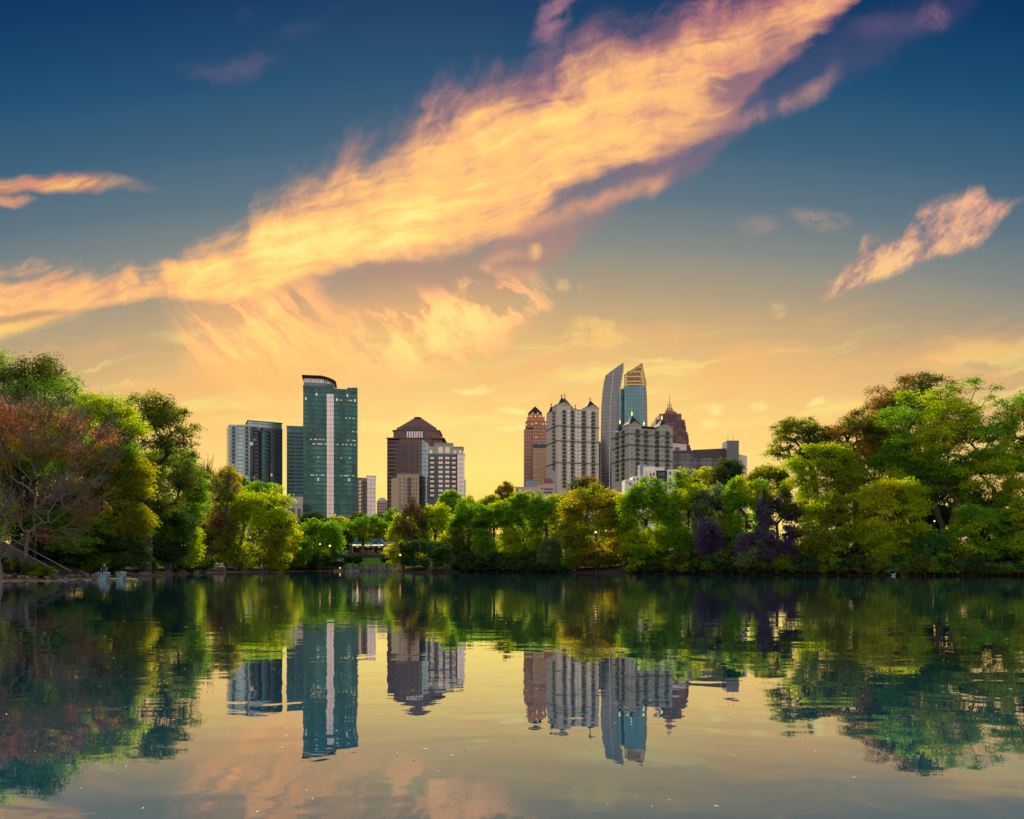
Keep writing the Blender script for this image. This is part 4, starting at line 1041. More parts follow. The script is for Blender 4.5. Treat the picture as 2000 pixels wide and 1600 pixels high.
    for py, rng_, n in ((856, (604, 636), 9), (866, (604, 640), 10), (856, (676, 697), 5), (866, (656, 697), 7), (931, (605, 630), 8), (931, (655, 690), 6), (776, (610, 690), 7), (819, (640, 690), 3), (841, (686, 697), 3), (893, (600, 690), 4)):
        for _ in range(n):
            p = r.uniform(*rng_)
            if 636 < p < 654 or p > 695.5: continue
            y = 1.2 if p > 689 else 0
            spots.append((round(X(p) / 1.5) * 1.5 + .8, y, math.floor(Z(py) / 3.9) * 3.9 + 2.3, 0))
    B.copies('lit_window', lm, sorted(set(spots)))
    # pink-glass mid-rise
    B = Bd('apartment_block', 'slim block half beige with balconies, half pink glass', 698, 720, 10, 'building')
    B.block('body', 698.6, 717, 935, 0, 18, 'beige'); b = MB(); b.box(B.X(717.02), B.X(734), -1.2, 18, 0, B.Z(930)); B.part('glass_bay', b, M['silver_glass'])
    b = MB(); b.box(B.X(716), B.X(734.8), -1.8, 18.4, B.Z(930) + .01, B.Z(929)); b.box(B.X(698), B.X(716), -.5, 18.4, B.Z(935) + .01, B.Z(933)); B.part('roof', b, M['greystone'])
    wm = window_mesh(1.9, 1.9, 'panebright', 'beige', .15, 1)
    B.copies('window', wm, [(B.X(703), 0, B.Z(941) - k * 3.3, 0) for k in range(11)])
    B.copies('balcony', balcony_mesh(3.6, 1.5, 1.1), [(B.X(711.5), 0, B.Z(943) - k * 3.3, 0) for k in range(10)])
    # small arched block
    B = Bd('apartment_block', 'small distant block with a rounded roof between two towers', 735, 1000, 0, 'building')
    B.block('body', 736, 757, 979, 0, 16, 'pinkstone')
    b = MB(); xa, xb = B.X(737), B.X(757); n = 12
    pr = [(xa + (xb - xa) * i / n, B.Z(979) + .02 + math.sin(math.pi * i / n) ** .7 * (B.Z(972) - B.Z(979))) for i in range(n + 1)]
    b.face([(x, -.4, z) for x, z in pr]); b.face([(x, 16, z) for x, z in pr[::-1]])
    for p, q in zip(pr[:-1], pr[1:]): b.face([(p[0], -.4, p[1]), (p[0], 16, p[1]), (q[0], 16, q[1]), (q[0], -.4, q[1])])
    B.part('roof', b, M['palewall'])
    wm = window_mesh(1.6, 1.9, 'panedark', 'pinkstone', .2, 0)
    B.copies('window', wm, [(B.X(p), 0, B.Z(984) - k * 3.6, 0) for p in (738.5, 742, 745.5, 749, 752.5, 756) for k in range(5)])
    # brown domed tower
    B = Bd('office_tower', 'brown granite office tower with a stepped eight-sided dome roof', 810, 820)
    X, Z = B.X, B.Z
    def octo(x, h, k=.62, y0=0.0, dp=None):
        dp = dp or 2 * h; c = h * (1 - k); cy = c * dp / (2 * h)
        return [(x - h + c, y0), (x + h - c, y0), (x + h, y0 + cy), (x + h, y0 + dp - cy), (x + h - c, y0 + dp), (x - h + c, y0 + dp), (x - h, y0 + dp - cy), (x - h, y0 + cy)]
    xm = X(811)
    b = MB(); b.box(X(755.5), X(780), 2.0, 46, 0, Z(859)); b.box(X(842), X(862), 2.0, 46, 0, Z(858)); B.part('side_bay', b, M['granite_glass'])
    b = MB(); b.box(X(780) + .01, X(842) - .01, 0, 50, 0, Z(857)); B.part('body', b, M['granite'])
    for p0, p1 in ((782, 796), (800, 806), (812, 826), (829, 840)):
        b = MB(); b.box(X(p0), X(p1), -.5, -.02, 0, Z(866)); B.part('glass_bay', b, M['granite_glass_v'])
    wm = window_mesh(2.3, 2.3, 'panedark', 'granite', .2, 1)
    B.copies('window', wm, [(X(p), -.01, Z(868) - k * 4.0 - 1.5, 0) for p in (798.2, 809) for k in range(16)] + [(X(775), 1.98, Z(868) - k * 4.0 - 1.5, 0) for k in range(16)])
    b = MB(); b.box(X(754.6), X(868), -.9, 51, Z(859) + 1.2, Z(855)); B.part('cornice', b, M['granite'])
    b = MB(); b.prism(octo(xm, X(856) - xm, .75, 3.0, 44), Z(855) + .01, Z(840)); B.part('upper_drum', b, M['granite'])
    for k in range(9):
        p = 789 + k * 4.7
        w = MB(); w.box(X(p), X(p + 3.0), 2.55, 2.98, Z(854), Z(842)); B.part('drum_window', w, M['pane' if k not in (0, 8) else 'panedark'])
    b = MB(); b.prism(octo(xm, X(858) - xm, .75, 2.2, 45.5), Z(840) + .01, Z(838)); B.part('cornice', b, M['granite'])
    b = MB(); b.prism(octo(xm, X(850) - xm, .72, 5.0, 40), Z(838) + .01, Z(832)); B.part('attic', b, M['granite_glass_v'])
    d = MB(); n = 11
    for k in range(n):
        f0 = k / n; h = (X(848) - xm) * (1 - f0) + (X(818) - xm) * f0
        z0 = Z(832) + (Z(810) - Z(832)) * f0 + .01; z1 = Z(832) + (Z(810) - Z(832)) * (k + 1) / n - .12
        d.prism(octo(xm, h, .62, 25 - h * .95, h * 1.9), z0, z1); d.prism(octo(xm, h * .97, .62, 25 - h * .92, h * 1.84), z1 + .005, z1 + .115, True)
    dome = B.part('dome_roof', d, M['granite'])
    b = MB(); b.prism(octo(xm, X(818) - xm, .62, 18, 14), Z(810) + .01, Z(808)); b.build('roof_cap', M['granite'], dome)
    # beige corner block
    B = Bd('apartment_block', 'beige ribbed apartment block before the brown domed tower', 776, 690, 8, 'building')
    X, Z = B.X, B.Z
    b = MB(); b.box(0, X(818), 0, 20, 0, Z(927)); b.prism([(-.01, .05), (-.01, 19), (-5.2, 19), (-5.2, 6)], 0, Z(933)); B.part('body', b, M['beige'])
    b = MB()
    for p in (779, 783.5, 788, 792.5, 806.5, 811, 815.5): b.box(X(p) - .35, X(p) + .35, -.5, -.01, 0, Z(928.5))
    B.part('pilaster', b, M['beige'])
    b = MB(); b.box(-.5, X(818.6), -.7, 20.4, Z(927) + .01, Z(925.6)); B.part('cornice', b, M['buff'])
    B.copies('balcony', balcony_mesh(4.0, 1.4, 1.1, door='panedark'), [(X(799.5), 0, Z(937) - k * 3.2, 0) for k in range(10)])
    wm = window_mesh(1.0, 1.5, 'panedark', 'beige', .12, 0)
    B.copies('window', wm, [(X(p), 0, Z(935) - k * 3.2, 0) for p in (781.2, 790.2, 808.7, 813.2) for k in range(11)])
    # charcoal balcony block with a curved glass end
    B = Bd('apartment_block', 'charcoal apartment block with white windows and a curved pale glass end', 836, 700, 3, 'building')
    X, Z = B.X, B.Z
    b = MB(); b.box(X(836), X(893), 0, 24, 0, Z(887)); B.part('body', b, M['charcoal'])
    b = MB(); b.box(X(836), X(849), .6, 23, Z(887) + .01, Z(872)); b.box(X(849) + .01, X(884), .3, 23.4, Z(887) + .01, Z(866.5)); b.box(X(884) + .01, X(904), .6, 23, Z(887) + .01, Z(873.5)); B.part('upper_storeys', b, M['greystone'])
    b = MB(); b.box(X(848.6), X(885), -.5, 24, Z(866.5) + .01, Z(865)); b.box(X(885.5), X(905.5), -.3, 23.8, Z(873.5) + .01, Z(872)); B.part('cornice', b, M['greystone'])
    pts = [(X(834), 2.5)] + [(X(834) - (X(834) - X(818.5)) * math.sin(t), 9.5 - 7.0 * math.cos(t)) for t in [i * math.pi / 16 for i in range(1, 9)]]
    pts = pts[::-1] + [(X(836) - .02, 2.0), (X(836) - .02, 20), (X(820), 20)]
    b = MB(); b.prism(pts, 0, 0, True, False, z1f=lambda x, y: Z(858) - (Z(858) - Z(866)) * min(1, max(0, (x - X(822)) / (X(836) - X(822)))) ** 1.5)
    B.part('curved_glass_end', b, M['pale_glass'])
    b = MB(); b.box(X(893) + .01, X(907), -1.0, 20, 0, Z(887)); b.box(X(907) + .01, X(910), 1, 20, 0, Z(936)); B.part('glass_bay', b, M['silver_glass'])
    b = MB(); b.box(X(892), X(907.6), -1.4, 20.5, Z(887) + .01, Z(885.6)); B.part('bay_cap', b, M['greystone'])
    wm = window_mesh(3.6, 2.1, 'panebright', 'charcoal', .12, 1)
    B.copies('window', wm, [(X(p), 0, Z(894 + .5) - k * 4.05, 0) for p in (860.5, 873.5) for k in range(10)])
    wm2 = window_mesh(3.8, 5.2, 'panebright', 'greystone', .15, 1)
    B.copies('window', wm2, [(X(p), .3, Z(879), 0) for p in (860.5, 873.5)])
    wm3 = window_mesh(2.6, 2.8, 'panebright', 'greystone', .15, 1)
    B.copies('window', wm3, [(X(p), .6, Z(882), 0) for p in (841.5, 888.5, 899)])
    B.copies('balcony', balcony_mesh(4.8, 1.7, 1.1, door='panebright'), [(X(p), 0, Z(898) - k * 4.05, 0) for p in (844, 886.5) for k in range(9)])
    # red-brown tower with a lit pyramid
    B = Bd('office_tower', 'red-brown stone tower with a dark pyramid top lit by amber lamps', 1046, 900)
    X, Z = B.X, B.Z; xm = X(1046)
    b = MB(); b.box(X(1023.5), X(1041), 1.5, 38, 0, Z(838)); b.box(X(1041) + .01, X(1069), 0, 40, 0, Z(834)); B.part('body', b, M['rust_glass'])
    b = MB(); b.box(X(1026.5), X(1068), 2, 38, Z(834) + .01, Z(822)); B.part('shoulder', b, M['rust_glass'])
    b = MB(); b.box(X(1029.5), X(1064), 4, 36, Z(822) + .01, Z(812)); B.part('shoulder', b, M['rust'])
    q = lambda h: [(xm - h, 20 - h), (xm + h, 20 - h), (xm + h, 20 + h), (xm - h, 20 + h)]
    b = MB(); b.frustum(q(X(1062) - xm), Z(812) + .01, q(X(1058) - xm), Z(803)); B.part('lantern', b, M['rust'])
    b = MB(); b.frustum(q(X(1060) - xm), Z(803) + .01, q(.15), Z(787)); B.part('pyramid_roof', b, M['slate'])
    lm = MB(); lm.lathe([(0, -.5), (.6, -.1), (.6, .4), (0, .9)], 6); lme = lm.mesh('lamp'); lme.materials.append(M['lamp'])
    B.copies('lamp', lme, [(X(p), y, Z(q_), 0) for p, y, q_ in ((1031, 3.4, 813), (1037, 3.4, 812.5), (1046, 3.4, 812.5), (1055, 3.4, 812.5), (1061, 3.4, 813), (1028, 1.3, 830), (1039, 1.3, 828.5), (1047, -.6, 827), (1060, -.6, 829), (1066, -.6, 829), (1047, -.6, 854.5), (1068, -.6, 857), (1041, 12.5, 803), (1051, 12.5, 803))])
    B = Bd('office_block', 'umber office slab with a dark top band before the amber-lit tower', 1041, 850, 0, 'building')
    B.block('body', 1041, 1071, 875, 0, 24, 'umber_glass'); B.block('top_band', 1040.7, 1071.2, 868, -.4, 24.4, 'dark', 874.98); B.block('plant_room', 1049, 1071, 863, 4, 20, 'sky_glass', 867.97)
    # pink low building
    B = Bd('low_building', 'pink low building with a blue-grey box and a red gable on its roof', 1006, 600, 0, 'building')
    B.block('body', 1006, 1084, 951, 0, 18, 'pinkstone'); B.block('upper_wing', 1042, 1084, 946, 3, 17, 'pinkstone', 950.98)
    B.block('roof_box', 1028, 1047, 938, 1.5, 9, 'bluegrey', 950.97)
    b = MB(); x0, x1, xc = B.X(1061), B.X(1083.5), B.X(1076); z0, z1 = B.Z(943.5), B.Z(934)
    b.face([(x0, 2, z0), (x1, 2, z0), (xc, 2.2, z1), (x0 + .2, 2.2, z1)]); b.face([(x1, 2, z0), (x1, 12, z0), (xc, 11.8, z1), (xc, 2.2, z1)]); b.face([(x0, 12, z0), (x0 + .2, 11.8, z1), (xc, 11.8, z1), (x1, 12, z0)]); b.face([(x0, 2, z0), (x0 + .2, 2.2, z1), (x0 + .2, 11.8, z1), (x0, 12, z0)]); b.face([(x0 + .2, 2.2, z1), (xc, 2.2, z1), (xc, 11.8, z1), (x0 + .2, 11.8, z1)])
    B.part('gable_roof', b, M['redroof'])
    b = MB(); b.box(B.X(1062), B.X(1083), 2.5, 11.5, B.Z(946) + .02, z0 - .01); B.part('gable_wall', b, M['palewall'])
    for p0, p1, a, c in ((1056, 1060, 953, 958), (1063, 1080, 954, 957), (1009, 1013, 955, 960), (1063, 1079, 960, 964)):
        w = MB(); w.box(B.X(p0), B.X(p1), -.2, .02, B.Z(c), B.Z(a)); B.part('window', w, M['panedark'])
    # tower with a gilded spire far behind
    B = Bd('office_tower', 'distant tower of which only a brown pyramid and gilded spire rise over the turrets', 1105, 1250)
    b = MB(); xm = B.X(1104); b.box(xm - 17, xm + 17, 0, 34, 0, B.Z(800)); B.part('body', b, M['rust'])
    q = lambda h: [(xm - h, 17 - h), (xm + h, 17 - h), (xm + h, 17 + h), (xm - h, 17 + h)]
    b = MB(); b.frustum(q(15), B.Z(800) + .01, q(1.6), B.Z(775)); B.part('pyramid_roof', b, M['granite'])
    b = MB(); b.frustum(q(1.9), B.Z(775) + .01, q(1.3), B.Z(769)); b.frustum(q(1.4), B.Z(769) + .01, q(.05), B.Z(761)); B.part('spire', b, M['gold'])
    # white turreted tower
    def turreted(label, px0, Y, phi, pxR, stone, zc, towers, backs, cols, wins, bands, floors, zf, H, leftcols, lamp=None, mansard=None, D=30):
        B = Bd('apartment_tower', label, px0, Y, phi)
        X, Z = B.X, B.Z; W = X(pxR)
        b = MB(); b.box(1.0, W - 1.0, 1.2, D, 0, Z(zc)); B.part('body', b, M[stone])
        for p0, p1, pt, pb, pa, hwp in towers:
            b = MB(); b.box(X(p0), X(p1), 0, X(p1) - X(p0), 0, Z(pt)); B.part('corner_tower', b, M[stone])
            b = MB(); x0, x1 = X(p0), X(p1); xm = (x0 + x1) / 2; dd = X(p1) - X(p0)
            b.box(x0 - .4, x1 + .4, -.4, dd + .4, Z(pt) + .01, Z(pt) + .8); B.part('cornice', b, M['greystone'])
            b = MB(); k = X(p0 + 1.5)
            b.face([(x0 + 1.5, .1, Z(pt) + .81), (x1 - 1.5, .1, Z(pt) + .81), (xm, .1, Z(pt) + 3.2)]); b.face([(x1 - 1.5, 1.2, Z(pt) + .81), (x0 + 1.5, 1.2, Z(pt) + .81), (xm, 1.2, Z(pt) + 3.2)])
            b.face([(x0 + 1.5, .1, Z(pt) + .81), (xm, .1, Z(pt) + 3.2), (xm, 1.2, Z(pt) + 3.2), (x0 + 1.5, 1.2, Z(pt) + .81)]); b.face([(x1 - 1.5, .1, Z(pt) + .81), (x1 - 1.5, 1.2, Z(pt) + .81), (xm, 1.2, Z(pt) + 3.2), (xm, .1, Z(pt) + 3.2)])
            B.part('gable', b, M[stone])
            hw = hwp * B.s
            b = MB(); b.box(xm - hw * .9, xm + hw * .9, dd / 2 - hw * .9, dd / 2 + hw * .9, Z(pt) + .82, Z(pb)); B.part('turret_drum', b, M[stone])
            pyramid(B, 'turret_roof', xm, dd / 2, hw, Z(pb) + .52, Z(pa), 'slate', lamp)
        for px, y, pb, pa, hwp in backs:
            hw = hwp * B.s
            b = MB(); b.box(X(px) - hw, X(px) + hw, y - hw, y + hw, Z(zc) - 6, Z(pb)); B.part('corner_tower', b, M[stone])
            pyramid(B, 'turret_roof', X(px), y, hw, Z(pb) + .52, Z(pa), 'slate', lamp)
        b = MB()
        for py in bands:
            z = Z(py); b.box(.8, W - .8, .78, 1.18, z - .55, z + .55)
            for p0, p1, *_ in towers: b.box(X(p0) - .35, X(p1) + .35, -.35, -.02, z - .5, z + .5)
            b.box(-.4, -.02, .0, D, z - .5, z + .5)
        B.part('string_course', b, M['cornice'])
        b = MB()
        b.box(.9, W - .9, .7, D + .3, Z(zc) + .01, Z(zc) + .9); B.part('parapet', b, M['greystone'])
        if mansard:
            p0, p1, pt = mansard
            q0 = [(X(p0), 3), (X(p1), 3), (X(p1), D - 3), (X(p0), D - 3)]; q1 = [(X(p0) + 1.5, 5), (X(p1) - 1.5, 5), (X(p1) - 1.5, D - 5), (X(p0) + 1.5, D - 5)]
            b = MB(); b.frustum(q0, Z(zc) + .92, q1, Z(pt)); B.part('mansard_roof', b, M['slate'])
        bm = balcony_mesh(3.9, 1.6, 1.35, door='dark', slab='rail')
        sp = []
        for p in cols:
            y = next((0 for t in towers if t[0] < p < t[1]), 1.2)
            sp += [(X(p), y, Z(zf) - k * H, 0) for k in range(floors)]
        sp += [(-.02, D * f, Z(zf) - k * H, R(-90)) for f in leftcols for k in range(floors)]
        B.copies('balcony', bm, sp[:100])
        ws = []
        for p, w in wins:
            y = next((0 for t in towers if t[0] < p < t[1]), 1.2)
            ws += [(X(p), y, Z(zf) - k * H + 1.4, 0) for k in range(floors)]
        B.copies('window', window_mesh(1.9, 1.9, 'pane' if stone == 'whitestone' else 'panedark', 'whiteframe', .16, 1), ws[:100])
        # the receding flank under the nearest tower
        b = MB(); b.box(0, 1.0 - .01, X(towers[0][1]) - X(towers[0][0]) + .02, D, 0, Z(zc)); B.part('flank', b, M[stone])
        return B
    turreted('white limestone apartment tower with four dark pyramid turrets and columns of balconies', 1087.6, 775, 16, 1170, 'whitestone', 799,
             [(1088, 1115, 791, 789, 773, 10.5), (1145, 1170, 793, 790, 776, 10.0)], [(1094, 27, 797, 783, 6.5), (1141, 25, 794, 784, 5.5)],
             (1102, 1119, 1140.5, 1158.5), ((1126.5, 1), (1133, 1), (1110, 1), (1151, 1)), (831.6, 860.9, 903.6), 21, 805, 3.62, (.25, .55), None, None, 32)
    # dark sliver
    B = Bd('office_tower', 'dark sliver of a tower showing between the white tower and the glass sails', 1168, 1050)
    B.block('body', 1164, 1175, 865, 0, 20, 'black_glass'); B.block('roof_box', 1166, 1173, 862, 2, 12, 'steelpanel', 864.97)
    # glass sails
    B = Bd('office_tower', 'tallest glass tower with two curved sail-like fins above a blue core', 1176, 950)
    X, Z = B.X, B.Z
    def sail(name, outline, y0, y1, m, yd=0.0):
        """outline (px, py) runs round the face; y0 and y1 may lean with the column"""
        b = MB(); k = 1 + yd / B.Y; P = [((p - 1000) / FPX * B.Y * k - (B.px0 - 1000) * B.s, CAMH + (HOR - q) / FPX * B.Y * k - B.z0) for p, q in outline]
        f0 = [(x, y0(x), z) for x, z in P]; f1 = [(x, y1(x), z) for x, z in P]
        b.face(f0, [(x, z) for x, z in P]); b.face(f1[::-1], [(x, z) for x, z in P[::-1]])
        n = len(P)
        for i in range(n):
            j = (i + 1) % n; L = abs(P[i][1] - P[j][1])
            b.face([f0[i], f1[i], f1[j], f0[j]], [(0, P[i][1]), (y1(0) - y0(0), P[i][1]), (y1(0) - y0(0), P[j][1]), (0, P[j][1])])
        return B.part(name, b, m)
    lean = lambda k, c: (lambda x: c + k * x)
    left = [(1176.4, 985), (1176.3, 900), (1176.6, 840), (1177.6, 790), (1179.5, 760), (1182.0, 742), (1184.8, 729.6), (1195, 722), (1207, 714.5), (1218.2, 708), (1216.2, 728), (1213.5, 746), (1210.7, 762), (1208.5, 790), (1207.4, 830), (1207, 985)]
    left = left[::-1]
    o = sail('glass_fin', left, lean(-.55, 14.0), lean(-.55, 19.0), [M['fin_glass']])
    b = MB()
    ln = [(1192.3, 985), (1192.3, 900), (1193, 840), (1194.5, 790), (1197, 750), (1199.6, 721)]
    for (p, q), (p2, q2) in zip(ln[:-1], ln[1:]):
        b.tube([(X(p), 14.0 - .55 * X(p) - .2, Z(q)), (X(p2), 14.0 - .55 * X(p2) - .2, Z(q2))], .45, 5)
    b.build('edge_strip', M['whiteframe'], o)
    b = MB(); b.box(X(1207.5), X(1213.6), 1.0, 34, 0, Z(768)); B.part('side_glass', b, M['sky_glass'])
    b = MB(); b.box(X(1213.62), X(1219), 5.0, 30, 0, Z(758)); B.part('dark_recess', b, M['navy_glass'])
    b = MB(); b.box(X(1219.02), X(1256), 0, 34, 0, Z(753.6)); B.part('core', b, M['sky_glass'])
    right = [(1256.02, 985), (1265, 985), (1265.2, 829), (1264.6, 790), (1263.8, 769), (1262.2, 752), (1260.2, 738), (1257.2, 722), (1253.9, 709.7), (1240, 719), (1228, 727.5), (1219.6, 733), (1219.6, 752), (1256.02, 752)]
    b = MB(); k = 1 + 20.0 / B.Y                                              # the open steel screen that carries the fin on upwards
    wx = lambda p: (p - 1000) / FPX * B.Y * k - (B.px0 - 1000) * B.s
    wz = lambda q: CAMH + (HOR - q) / FPX * B.Y * k - B.z0
    topq = lambda p: 733 - (p - 1219.6) * (23.3 / 34.3) if p < 1253.9 else 709.7 + (p - 1253.9) * 4.6
    n = 16
    for i in range(n + 1):
        p = 1219.9 + (1261.2 - 1219.9) * i / n
        b.box(wx(p) - .38, wx(p) + .38, 19.6 + (i % 2) * .02, 20.6, wz(769 if p > 1256.4 else 753), wz(max(topq(p), 709.9)))
    q = 752.5
    while q > 711:
        p0 = 1219.6 if q > 733 else 1219.6 + (733 - q) * (34.3 / 23.3); p1 = 1253.9 + (q - 709.7) / 4.6 if q > 709.7 else 1254
        b.box(wx(p0), wx(min(p1, 1262.3)), 19.4, 20.2, wz(q) - .34, wz(q) + .34)
        if int(q * 10) % 3: b.box(wx(p0 + (p1 - p0) * .15), wx(p0 + (p1 - p0) * .8), 20.7, 20.95, wz(q + 2.2), wz(q + .2))
        q -= 3.1
    b.tube([(wx(1219.6), 20, wz(733)), (wx(1253.9), 20, wz(709.7)), (wx(1262.2), 20, wz(752))], .6, 5)
    B.part('lattice_fin', b, M['bronze'])
    sail('glass_fin', [(1256.02, 985), (1265, 985), (1265.2, 829), (1264.6, 790), (1263.8, 769), (1262.4, 753), (1256.02, 753)], lean(.0, 2.0), lean(0, 30.0), [M['fin_glass']])
    # open steelwork on the fin edges
    b = MB()
    for k in range(11):
        z = Z(712 + k * 5); x = X(1217.3 - k * .72)
        b.tube([(x, 1, z), (x + 2.6, 9, z - 1)], .16, 4); b.tube([(x, 1, z), (x + 2.2, 9, z - 3.4)], .12, 4)
    for p, q in ((1231, 727), (1233.5, 725)): b.tube([(X(p), 20, Z(q)), (X(p), 20, Z(q - 9))], .3, 4); b.tube([(X(p - 3), 20, Z(q - 8)), (X(p + 3), 20, Z(q - 8))], .25, 4)
    B.part('steelwork', b, M['lattice'])
    # red stepped tower with a mast
    B = Bd('office_tower', 'red granite tower stepping up to an open crown and a needle mast', 1314, 1000)
    X, Z = B.X, B.Z; xm = X(1312)
    steps = [(1323, 803), (1333.5, 806), (1340.5, 817), (1344, 829), (1347.5, 840), (1351, 853), (1354.5, 866)]
    for i, (p, q) in enumerate(steps):
        hw = X(p) - xm; y0 = 26 - 8.0 - 2.2 * (6 - i)                       # the slim middle stands forward, the flanks step back
        pw = X(steps[i - 1][0]) - xm if i else 0
        b = MB()
        if i == 0: b.box(xm - hw, xm + hw, y0, 44, 0, Z(q))
        else: b.box(xm + pw + .01, xm + hw, y0, 44, 0, Z(q)); b.box(xm - hw, xm - pw - .01, y0, 44, 0, Z(q))
        B.part('tier', b, M['stepped'])
        cols = [-(hw * .62), -(hw * .02), hw * .58] if i == 0 else [-(hw + pw) / 2, (hw + pw) / 2]
        wd = hw * .24 if i == 0 else (hw - pw) * .36
        zt = Z(q) - 3.5 - (i % 2) * 5; kk = 0
        while zt > Z(880):
            for x in cols:
                bb = MB(); hh = 9.0 if kk % 2 == 0 else 5.5
                bb.box(x - wd, x + wd, y0 - .7, y0 - .02, zt - hh, zt); B.part('bay_window', bb, M['stepped_glass'])
            zt -= 13.0; kk += 1
    b = MB()
    for k in range(6):
        x = X(1307 + k * 3.1); b.box(x - .5, x + .5, 22, 23, Z(803) + .01, Z(794 - (4 if k in (1, 4) else 0)))
    b.box(X(1306), X(1323.5), 21.8, 23.2, Z(797), Z(795.6)); B.part('crown', b, M['stepped'])
    b = MB()
    for p in (1311.5, 1314.6, 1317.5): b.box(X(p) - .45, X(p) + .45, 22.2, 23, Z(797) + 1, Z(782))
    b.box(X(1310.8), X(1318.3), 22.0, 23.2, Z(791), Z(789.8)); b.tube([(X(1314.6), 22.6, Z(783)), (X(1314.6), 22.6, Z(764))], [.5, .12], 5); B.part('mast', b, M['stepped'])
    # grey limestone turreted block
    turreted('shorter grey limestone apartment block with pointed black turrets tipped in green light', 1228, 645, 20, 1315, 'greylime', 838,
             [(1228.5, 1253, 830, 828, 809, 11.5), (1287, 1314, 830, 828, 812, 11.5)], [(1238, 24, 836, 818, 7.5), (1284, 22, 832, 819, 8)],
             (1245, 1263, 1284.4, 1303), ((1273, 1), (1254, 1), (1293.5, 1), (1234, 1)), (847, 869, 897), 11, 843, 3.74, (.3, .62), 'greenlamp', (1256, 1286, 828), 30)
    # pale wall, black office, stair tower
    B = Bd('office_block', 'black and brown glass office block with a tall grey stair tower', 1316, 760, 0, 'building')
    X, Z = B.X, B.Z
    b = MB(); b.box(X(1312), X(1355), 0, 26, 0, Z(886)); B.part('west_wing', b, M['black_glass'])
    b = MB(); b.box(X(1311.5), X(1355.4), -.7, 26, Z(886) + .01, Z(880)); B.part('roof', b, M['black_panel'])
    b = MB(); b.box(X(1355.02), X(1417), 2, 30, 0, Z(893)); B.part('east_wing', b, M['black_glass'])
    b = MB(); b.prism([(X(1355.5), 1.2), (X(1418), 1.2), (X(1418), 30), (X(1355.5), 30)], Z(893) + .01, 0, True, True, z1f=lambda x, y: Z(878.5) + (x - X(1355)) * .05); B.part('roof_band', b, M['black_panel'])
    st = MB(); st.box(X(1418.02), X(1441.5), -3, 14, 0, Z(861.6)); sto = B.part('stair_tower', st, M['steelpanel'])
    a = MB(); a.tube([(X(1424), 4, Z(861.6)), (X(1424), 4, Z(851))], .12, 4); a.tube([(X(1434), 4, Z(861.6)), (X(1434), 4, Z(848))], .15, 4); a.tube([(X(1430), 4, Z(861.6)), (X(1430), 4, Z(858))], .12, 4); a.build('antenna', M['dark'], sto)
    b = MB(); b.prism([(X(1441.52), 1), (X(1459.5), 1), (X(1459.5), 20), (X(1441.52), 20)], 0, 0, True, z1f=lambda x, y: Z(886.5) - (x - X(1441)) * .22); B.part('end_wing', b, M['palewall'])
    B = Bd('low_building', 'pale flat-roofed block peeping over the black office roof', 1310, 820, 0, 'building')
    b = MB(); b.prism([(B.X(1300), 0), (B.X(1341), 0), (B.X(1341), 24), (B.X(1300), 24)], 0, 0, True, z1f=lambda x, y: B.Z(865) - max(0, x - B.X(1318)) * .12); B.part('body', b, M['palewall'])
    b = MB(); b.box(B.X(1318), B.X(1327), -.5, -.02, B.Z(879), B.Z(874)); B.part('window', b, M['panedark'])
    # white stepped apartments
    B = Bd('apartment_block', 'white stepped apartment block with dark glass bays among the treetops', 1220, 570, 0, 'building')
    X, Z = B.X, B.Z
    for i, (p0, p1, t, y0, y1, m) in enumerate([(1220, 1234, 937, 0, 14, 'white'), (1234.6, 1256, 931, -2, 14, 'white'), (1252, 1266, 905.5, 4, 16, 'bluegrey'), (1257.6, 1280, 911, .5, 18, 'white'),
                                              (1264, 1280, 921, -3, .4, 'white'), (1280.05, 1299, 912, 3, 18, 'white'), (1302, 1334, 918, -2, 16, 'white'), (1334.05, 1346, 921, 0, 14, 'charcoal')]):
        B.block('wing', p0, p1, t, y0, y1, m)
    b = MB(); oc = [(X(1291) + math.cos(t) * 4.0, math.sin(t) * 4.0) for t in [R(22.5 + 45 * k) for k in range(8)]]
    b.prism(oc, 0, Z(923)); bay = B.part('octagonal_bay', b, M['navy_glass'])
    b = MB(); oc2 = [(X(1291) + math.cos(t) * 4.5, math.sin(t) * 4.5) for t in [R(22.5 + 45 * k) for k in range(8)]]
    b.prism(oc2, Z(923) + .01, Z(920.5)); b.prism(oc2, Z(934), Z(932), True, True); b.build('bay_roof', M['slate'], bay)
    for p0, p1, a, c, y in [(1224, 1226, 940, 945, 0), (1229, 1232, 942, 948, 0), (1237, 1239, 935, 940, -2), (1243, 1246, 934, 939, -2), (1249, 1251, 937, 943, -2), (1237, 1239, 945, 950, -2), (1243, 1246, 944, 949, -2), (1249, 1251, 948, 956, -2),
                            (1268, 1271, 925, 932, -3), (1274, 1277, 924, 930, -3), (1268, 1271, 937, 944, -3), (1306, 1310, 922, 928, -2), (1314, 1319, 925, 929, -2), (1324, 1329, 922, 926, -2), (1306, 1310, 934, 940, -2), (1322, 1330, 934, 940, -2)]:
        w = MB(); w.box(X(p0), X(p1), y - .18, y + .02, Z(c), Z(a)); B.part('window', w, M['panedark'])
    b = MB(); b.tube([(X(1336), 4, Z(921)), (X(1336), 4, Z(912))], .12, 4); b.tube([(X(1288), 6, Z(912)), (X(1288), 6, Z(907))], .12, 4); B.part('antenna', b, M['dark'])
city()
